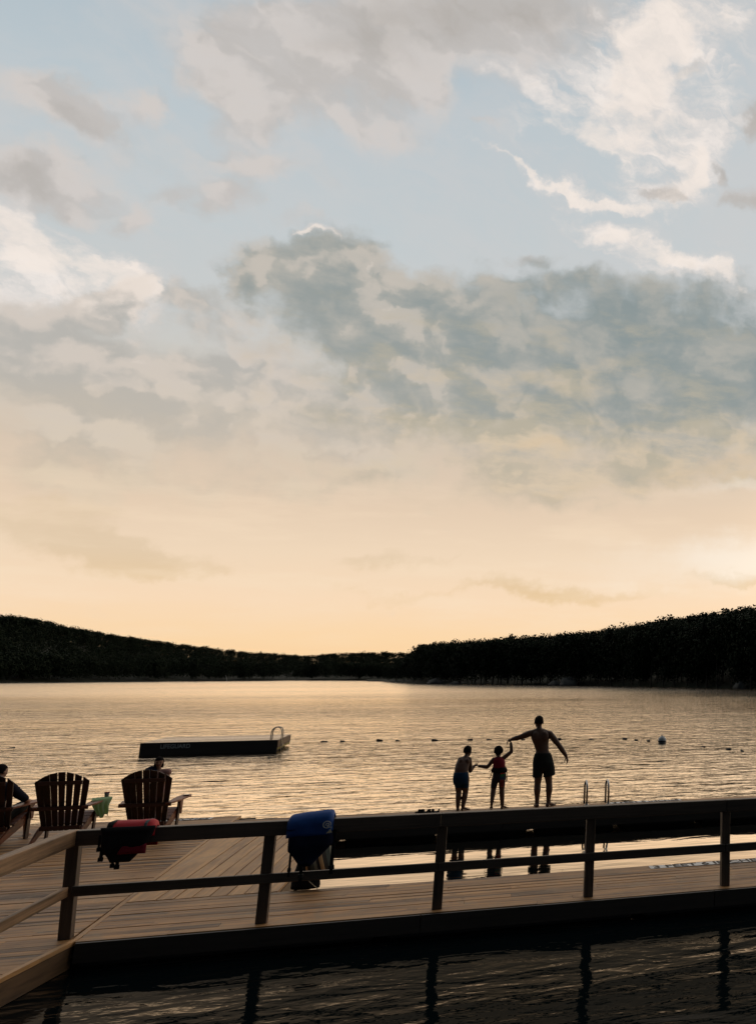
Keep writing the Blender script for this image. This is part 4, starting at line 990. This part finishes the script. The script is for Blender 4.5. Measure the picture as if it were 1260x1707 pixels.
def ringshape(bm, cx, cz, r0, r1, a0, a1, y, n=28):
    vs = []
    for k in range(n+1):
        a = a0 + (a1-a0)*k/n
        vs.append([bm.verts.new((cx + r*math.cos(a), yy, cz + r*math.sin(a)*.92)) for r in (r0, r1) for yy in (y, y+.003)])
    for p, q in zip(vs, vs[1:]):
        for (i, j) in ((0, 2), (2, 3), (3, 1), (1, 0)): bm.faces.new((p[i], p[j], q[j], q[i]))
bm = NB(); cx, cz = -1.398, .985
ringshape(bm, cx, cz, .032, .042, R(-20), R(320), 10.547); ringshape(bm, cx + .005, cz - .003, .012, .022, R(-40), R(200), 10.547)
ringshape(bm, cx + .01, cz - .012, .0, .012, 0, R(360), 10.547)
vs = [bm.verts.new(p) for p in ((cx + .022, 10.546, cz - .022), (cx + .05, 10.546, cz - .02), (cx + .048, 10.546, cz - .046))]; bm.faces.new(vs)
obj('emblem', rel(bm, bv), M_white, bv)

# bag and towel behind the railing
bg = thing('tote_bag', 'slumped black tote bag on the boards below the blue life vest', 'bag', (-1.80, 12.28, 0))
bm = NB()
loft(bm, [(0, 0, .006, .165, .11), (0, 0, .04, .17, .115), (-.005, 0, .14, .15, .10), (-.01, .0, .25, .12, .08), (-.01, .01, .33, .10, .05), (-.01, .01, .36, .07, .03)], 28)
for v in bm.verts: v.co += Vector((1, 1, .4))*.016*mnoise.noise(v.co*9)
obj('body', bm, M_bag, bg, True)
bm = NB()
tube(bm, [(-.09, -.06, .30), (-.07, -.07, .42), (0, -.06, .46), (.06, -.06, .42), (.07, -.06, .30)], .009, 8)
obj('handle', bm, M_blackf, bg, True)
bm = NB(); tube(bm, [(.0, -.10, .17), (.06, -.125, .09), (.155, -.13, .008)], [.006]*3, 6); obj('cord', bm, M_cream, bg, True)
tw = thing('towel', 'brown and black striped beach towel bundled on top of the black bag', 'towel', (-1.74, 12.32, 0))
bm = NB()
loft(bm, [(.14, -.03, .14, .13, .09), (.10, -.04, .22, .17, .12), (.05, -.03, .32, .17, .12), (.03, .0, .42, .15, .10), (.02, .02, .50, .10, .06), (.02, .03, .53, .04, .03)], 30)
for v in bm.verts:
    v.co += Vector((1, 1, .3))*.035*mnoise.noise(Vector((v.co.x*5, v.co.y*5, v.co.z*3)))
    v.co.x += .010*math.sin(v.co.z*30 + v.co.x*40); v.co.y += .012*math.sin(v.co.x*60 + v.co.z*14)
obj('cloth', bm, M_stripe, tw, True)

# green towel on the chair arm
gx, gy, gz = on_chair(1, (.36, .33, .578))
gt = thing('towel', 'pale green towel hanging over the arm of the centre chair', 'towel', (gx, gy, gz), R(-42))
bm = NB()
path = [(-.10, .022), (.04, .022), (.075, .012), (.085, -.03), (.09, -.26)]
nu, nv = 26, 30; g = []
for j in range(nv+1):
    s = j/nv; L = [0, .3, .4, .5, 1]; px = np.interp(s, L, [p[0] for p in path]); pz = np.interp(s, L, [p[1] for p in path]); row = []
    for i in range(nu+1):
        u = i/nu - .5; fall = max(0, s - .45)
        wx = .02*math.sin(u*22)*min(1, fall*4) + .01*math.sin(u*41 + 1)*fall*2
        row.append(bm.verts.new((px + wx + .008*mnoise.noise(Vector((u*6, s*6, 1))), u*(.30 - .11*fall*2) + .02*math.sin(s*8), pz - (.05*math.cos(u*9 + .6)*fall) + .004*math.sin(u*30)*(1-s))))
    g.append(row)
for a, b in zip(g, g[1:]):
    for i in range(nu): bm.faces.new((a[i], a[i+1], b[i+1], b[i]))
o = obj('cloth', bm, M_green, gt, True); sm = o.modifiers.new('t', 'SOLIDIFY'); sm.thickness = .006
# cup
cx_, cy_, cz_ = on_chair(1, (.40, .50, .579))
m_, nt_, bs_ = new_mat('clear_cup_plastic'); bs_.inputs['Base Color'].default_value = (.8, .75, .7, 1); bs_.inputs['Roughness'].default_value = .15; bs_.inputs['Transmission Weight'].default_value = .75; bs_.inputs['IOR'].default_value = 1.3
cu = thing('cup', 'small clear plastic cup standing on the centre chair\'s right arm', 'cup', (cx_, cy_, cz_))
bm = NB(); loft(bm, [(0, 0, 0, .026, .026), (0, 0, .085, .036, .036), (0, 0, .085, .032, .032), (0, 0, .006, .022, .022)], 20); obj('wall', bm, m_, cu, True)
bm = NB(); loft(bm, [(0, 0, .085, .039, .039), (0, 0, .093, .039, .039)], 20); obj('rim', bm, M_maroon, cu, True)
# phone
px_, py_, pz_ = on_chair(0, (.37, .50, .5805))
ph = thing('phone', 'black phone lying on the right arm of the chair nearest the middle', 'phone', (px_, py_, pz_), R(12))
bm = NB(); box(bm, -.04, .04, -.08, .08, 0, .014, bev=.004); obj('case', bm, M_black, ph)
bm = NB(); box(bm, -.036, .036, -.074, .074, .0141, .0155); obj('screen', bm, plain('dark_glass', (.01, .01, .012, 1), .08, spec=.6), ph)
# sandals
def sandal(loc, rz, lab):
    t = thing('sandal', lab, 'sandal', loc, rz, 'pair of sandals on the far walkway')
    bm = NB(); rows = []
    for z in (0, .022):
        rows.append([bm.verts.new((x, y, z)) for x, y in ((-.03, -.12), (.03, -.12), (.036, 0), (.046, .08), (.03, .13), (-.015, .135), (-.04, .07), (-.034, 0))])
    bm.faces.new(rows[0][::-1]); bm.faces.new(rows[1])
    for k in range(8): bm.faces.new((rows[0][k], rows[0][(k+1) % 8], rows[1][(k+1) % 8], rows[1][k]))
    obj('sole', bm, M_black, t)
    for y, h in ((.055, .052), (-.005, .055)):
        bm = NB(); g0 = []
        for k in range(11):
            a = math.pi*k/10; g0.append([bm.verts.new((math.cos(a)*.043, y + dy, .015 + math.sin(a)*h)) for dy in (-.02, .02)])
        for a, b in zip(g0, g0[1:]): bm.faces.new((a[0], a[1], b[1], b[0]))
        o = obj('strap', bm, M_blackf, t, True); s = o.modifiers.new('t', 'SOLIDIFY'); s.thickness = .005
    bm = NB(); g0 = []
    for k in range(11):
        a = math.pi*k/10; g0.append([bm.verts.new((math.cos(a)*.036, -.10 - math.sin(a)*.018 + dy, .02 + math.sin(a)*.05)) for dy in (-.012, .012)])
    for a, b in zip(g0, g0[1:]): bm.faces.new((a[0], a[1], b[1], b[0]))
    o = obj('heel_strap', bm, M_blackf, t, True); s = o.modifiers.new('t', 'SOLIDIFY'); s.thickness = .005
sandal((-.78, 18.08, .002), R(70), 'black strapped sandal, left one of the pair on the far walkway')
sandal((-.60, 18.06, .002), R(84), 'black strapped sandal, right one of the pair on the far walkway')

# swim ladder on the far walkway
sw = thing('swim_ladder', 'steel swim ladder with two looped handrails on the far walkway', 'ladder', (2.5, 18.2, 0))
for x in (-.215, .215):
    pts = [(x, -.16, 0), (x, -.16, .30)] + [(x, -.16 + .20*(1-math.cos(a)), .30 + .155*math.sin(a)) for a in [math.pi*k/12 for k in range(1, 12)]] + [(x, .24, .30), (x, .24, -.95)]
    bm = NB(); tube(bm, pts, .021, 12); obj('handrail', bm, M_steel, sw, True)
    bm = NB(); loft(bm, [(x, -.16, .002, .05, .05), (x, -.16, .014, .05, .05), (x, -.16, .016, .03, .03)], 16); obj('base_flange', bm, M_steel, sw, True)
for z in (-.30, -.55, -.80):
    bm = NB(); box(bm, -.20, .20, .20, .28, z-.015, z+.015, bev=.004); obj('tread', bm, M_black, sw)

# ------------------------------------------------------------------ out on the water
rf = thing('swim_raft', 'low square-edged swim raft with a ladder floating on the lake', 'raft', (-9.16, 38.9, WZ), R(3)); rf.scale = (.965, 1, 1)
bm = NB(); planks(bm, -2.22, 2.22, -1.6, 1.7, 0, .15, .007, z=.435)
obj('planking', bm, wood('pale_raft_boards', (.22, .15, .09, 1), (.46, .33, .21, 1), 0, rough=.22, spec=.9), rf)
bm = NB(); box(bm, -2.26, 2.24, -1.645, -1.605, -.02,   .425, bev=.006); box(bm, -2.26, 2.24, 1.705, 1.745, .06,   .425); box(bm, -2.26, -2.225, -1.604, 1.704, .06,   .425)
obj('skirt', bm, M_fasc, rf)
bm = NB(); box(bm, 2.225, 2.262, -1.644, 1.704, .16,   .425); obj('end_skirt', bm, M_fascy, rf)
bm = NB(); box(bm, 2.20, 2.25, -1.5, 1.6, .07, .135, bev=.01); obj('rub_strip', bm, plain('yellow_strip', (.42, .33, .10, 1), .7), rf)
bm = NB(); floats(bm, -2.15, 2.18, -1.55, 1.6, 3, 2, .9); 
for v in bm.verts: v.co.z += .25
obj('float', bm, M_float, rf)
bm = NB()
for y in (-1.30, -.92):
    pts = [(1.94, y, .425), (1.95, y, .70)] + [(1.95 + .18*(1-math.cos(a)), y, .70 + .19*math.sin(a)) for a in [math.pi*k/10 for k in range(1, 10)]] + [(2.31, y, .68), (2.32, y, .3), (2.32, y, -.7)]
    tube(bm, pts, .019, 10)
obj('handrail', bm, M_steel, rf, True)
for z in (.22, -.06, -.34):
    bm = NB(); box(bm, 2.29, 2.36, -1.30, -.92, z-.012, z+.012); obj('tread', bm, M_steel, rf)
me = text_mesh('LIFEGUARD', .20); 
for v in me.vertices: x, y, z = v.co; v.co = (-1.62 + x*.93, -1.648 - z*2, .23 + y)
link_mesh('lettering', me, M_dimpaint, rf)

fl = thing('float_line', 'roped line of small dark floats marking the edge of the swimming area', 'float line', (0, 0, WZ))
fp = [(-24, 42.2), (-17.26, 42.7), (-11.84, 43.8), (-4.58, 42.1), (1.5, 41.0), (6.62, 39.7), (7.75, 37.3), (9.2, 33.7), (10.1, 31.1), (12.5, 25)]
bm = NB(); dense = []
for (a, b) in zip(fp, fp[1:]):
    n = max(2, int(math.dist(a, b)/.7))
    for k in range(n): dense.append((a[0] + (b[0]-a[0])*k/n, a[1] + (b[1]-a[1])*k/n))
dense = [(x + .15*mnoise.noise(Vector((x, 0, 0))), y + .5*mnoise.noise(Vector((x*.4, 5, 0))), -.012 + .022*mnoise.noise(Vector((x*1.7, y, 0)))) for x, y in dense]
tube(bm, dense, .013, 6); obj('rope', bm, M_black, fl, True)
g = random.Random(3); proto_f = None; k = 0
while k < len(dense)-1:
    p, q = Vector(dense[k]), Vector(dense[k+1]); d = (q-p).normalized()
    if proto_f is None:
        bm = NB(); tube(bm, [(-.17, 0, 0), (-.15, 0, 0), (-.12, 0, 0), (.12, 0, 0), (.15, 0, 0), (.17, 0, 0)], [.02, .055, .075, .075, .055, .02], 10)
        o = obj('float', bm, M_black, fl, True); proto_f = o
    else: o = proto_f.copy(); COL.objects.link(o); o.parent = fl
    o.location = (p.x, p.y, .005 + g.uniform(-.03, .02)); o.rotation_euler = (0, g.uniform(-.15, .15), math.atan2(d.y, d.x) + g.uniform(-.2, .2)); s = g.uniform(.55, .95); o.scale = (s, s*.8, s*.8)
    k += g.choice((1, 1, 2, 2, 3))
by = thing('mooring_buoy', 'round white mooring buoy floating right of the bathers', 'buoy', (7.80, 37.1, WZ + .10))
bm = NB(); ell(bm, (0, 0, 0), (.175, .175, .18), None, 4); obj('ball', bm, M_buoy, by, True)
bm = NB(); loft(bm, [(0, 0, .165, .05, .05), (0, 0, .20, .045, .045)], 14); tube(bm, [(-.03, 0, .19), (-.03, 0, .225), (0, 0, .245), (.03, 0, .225), (.03, 0, .19)], .01, 8); obj('eye_fitting', bm, M_steel, by, True)
bm = NB(); loft(bm, [(0, 0, -.06, .181, .181), (0, 0, -.015, .182, .182)], 28); obj('dark_band', bm, M_black, by, True)
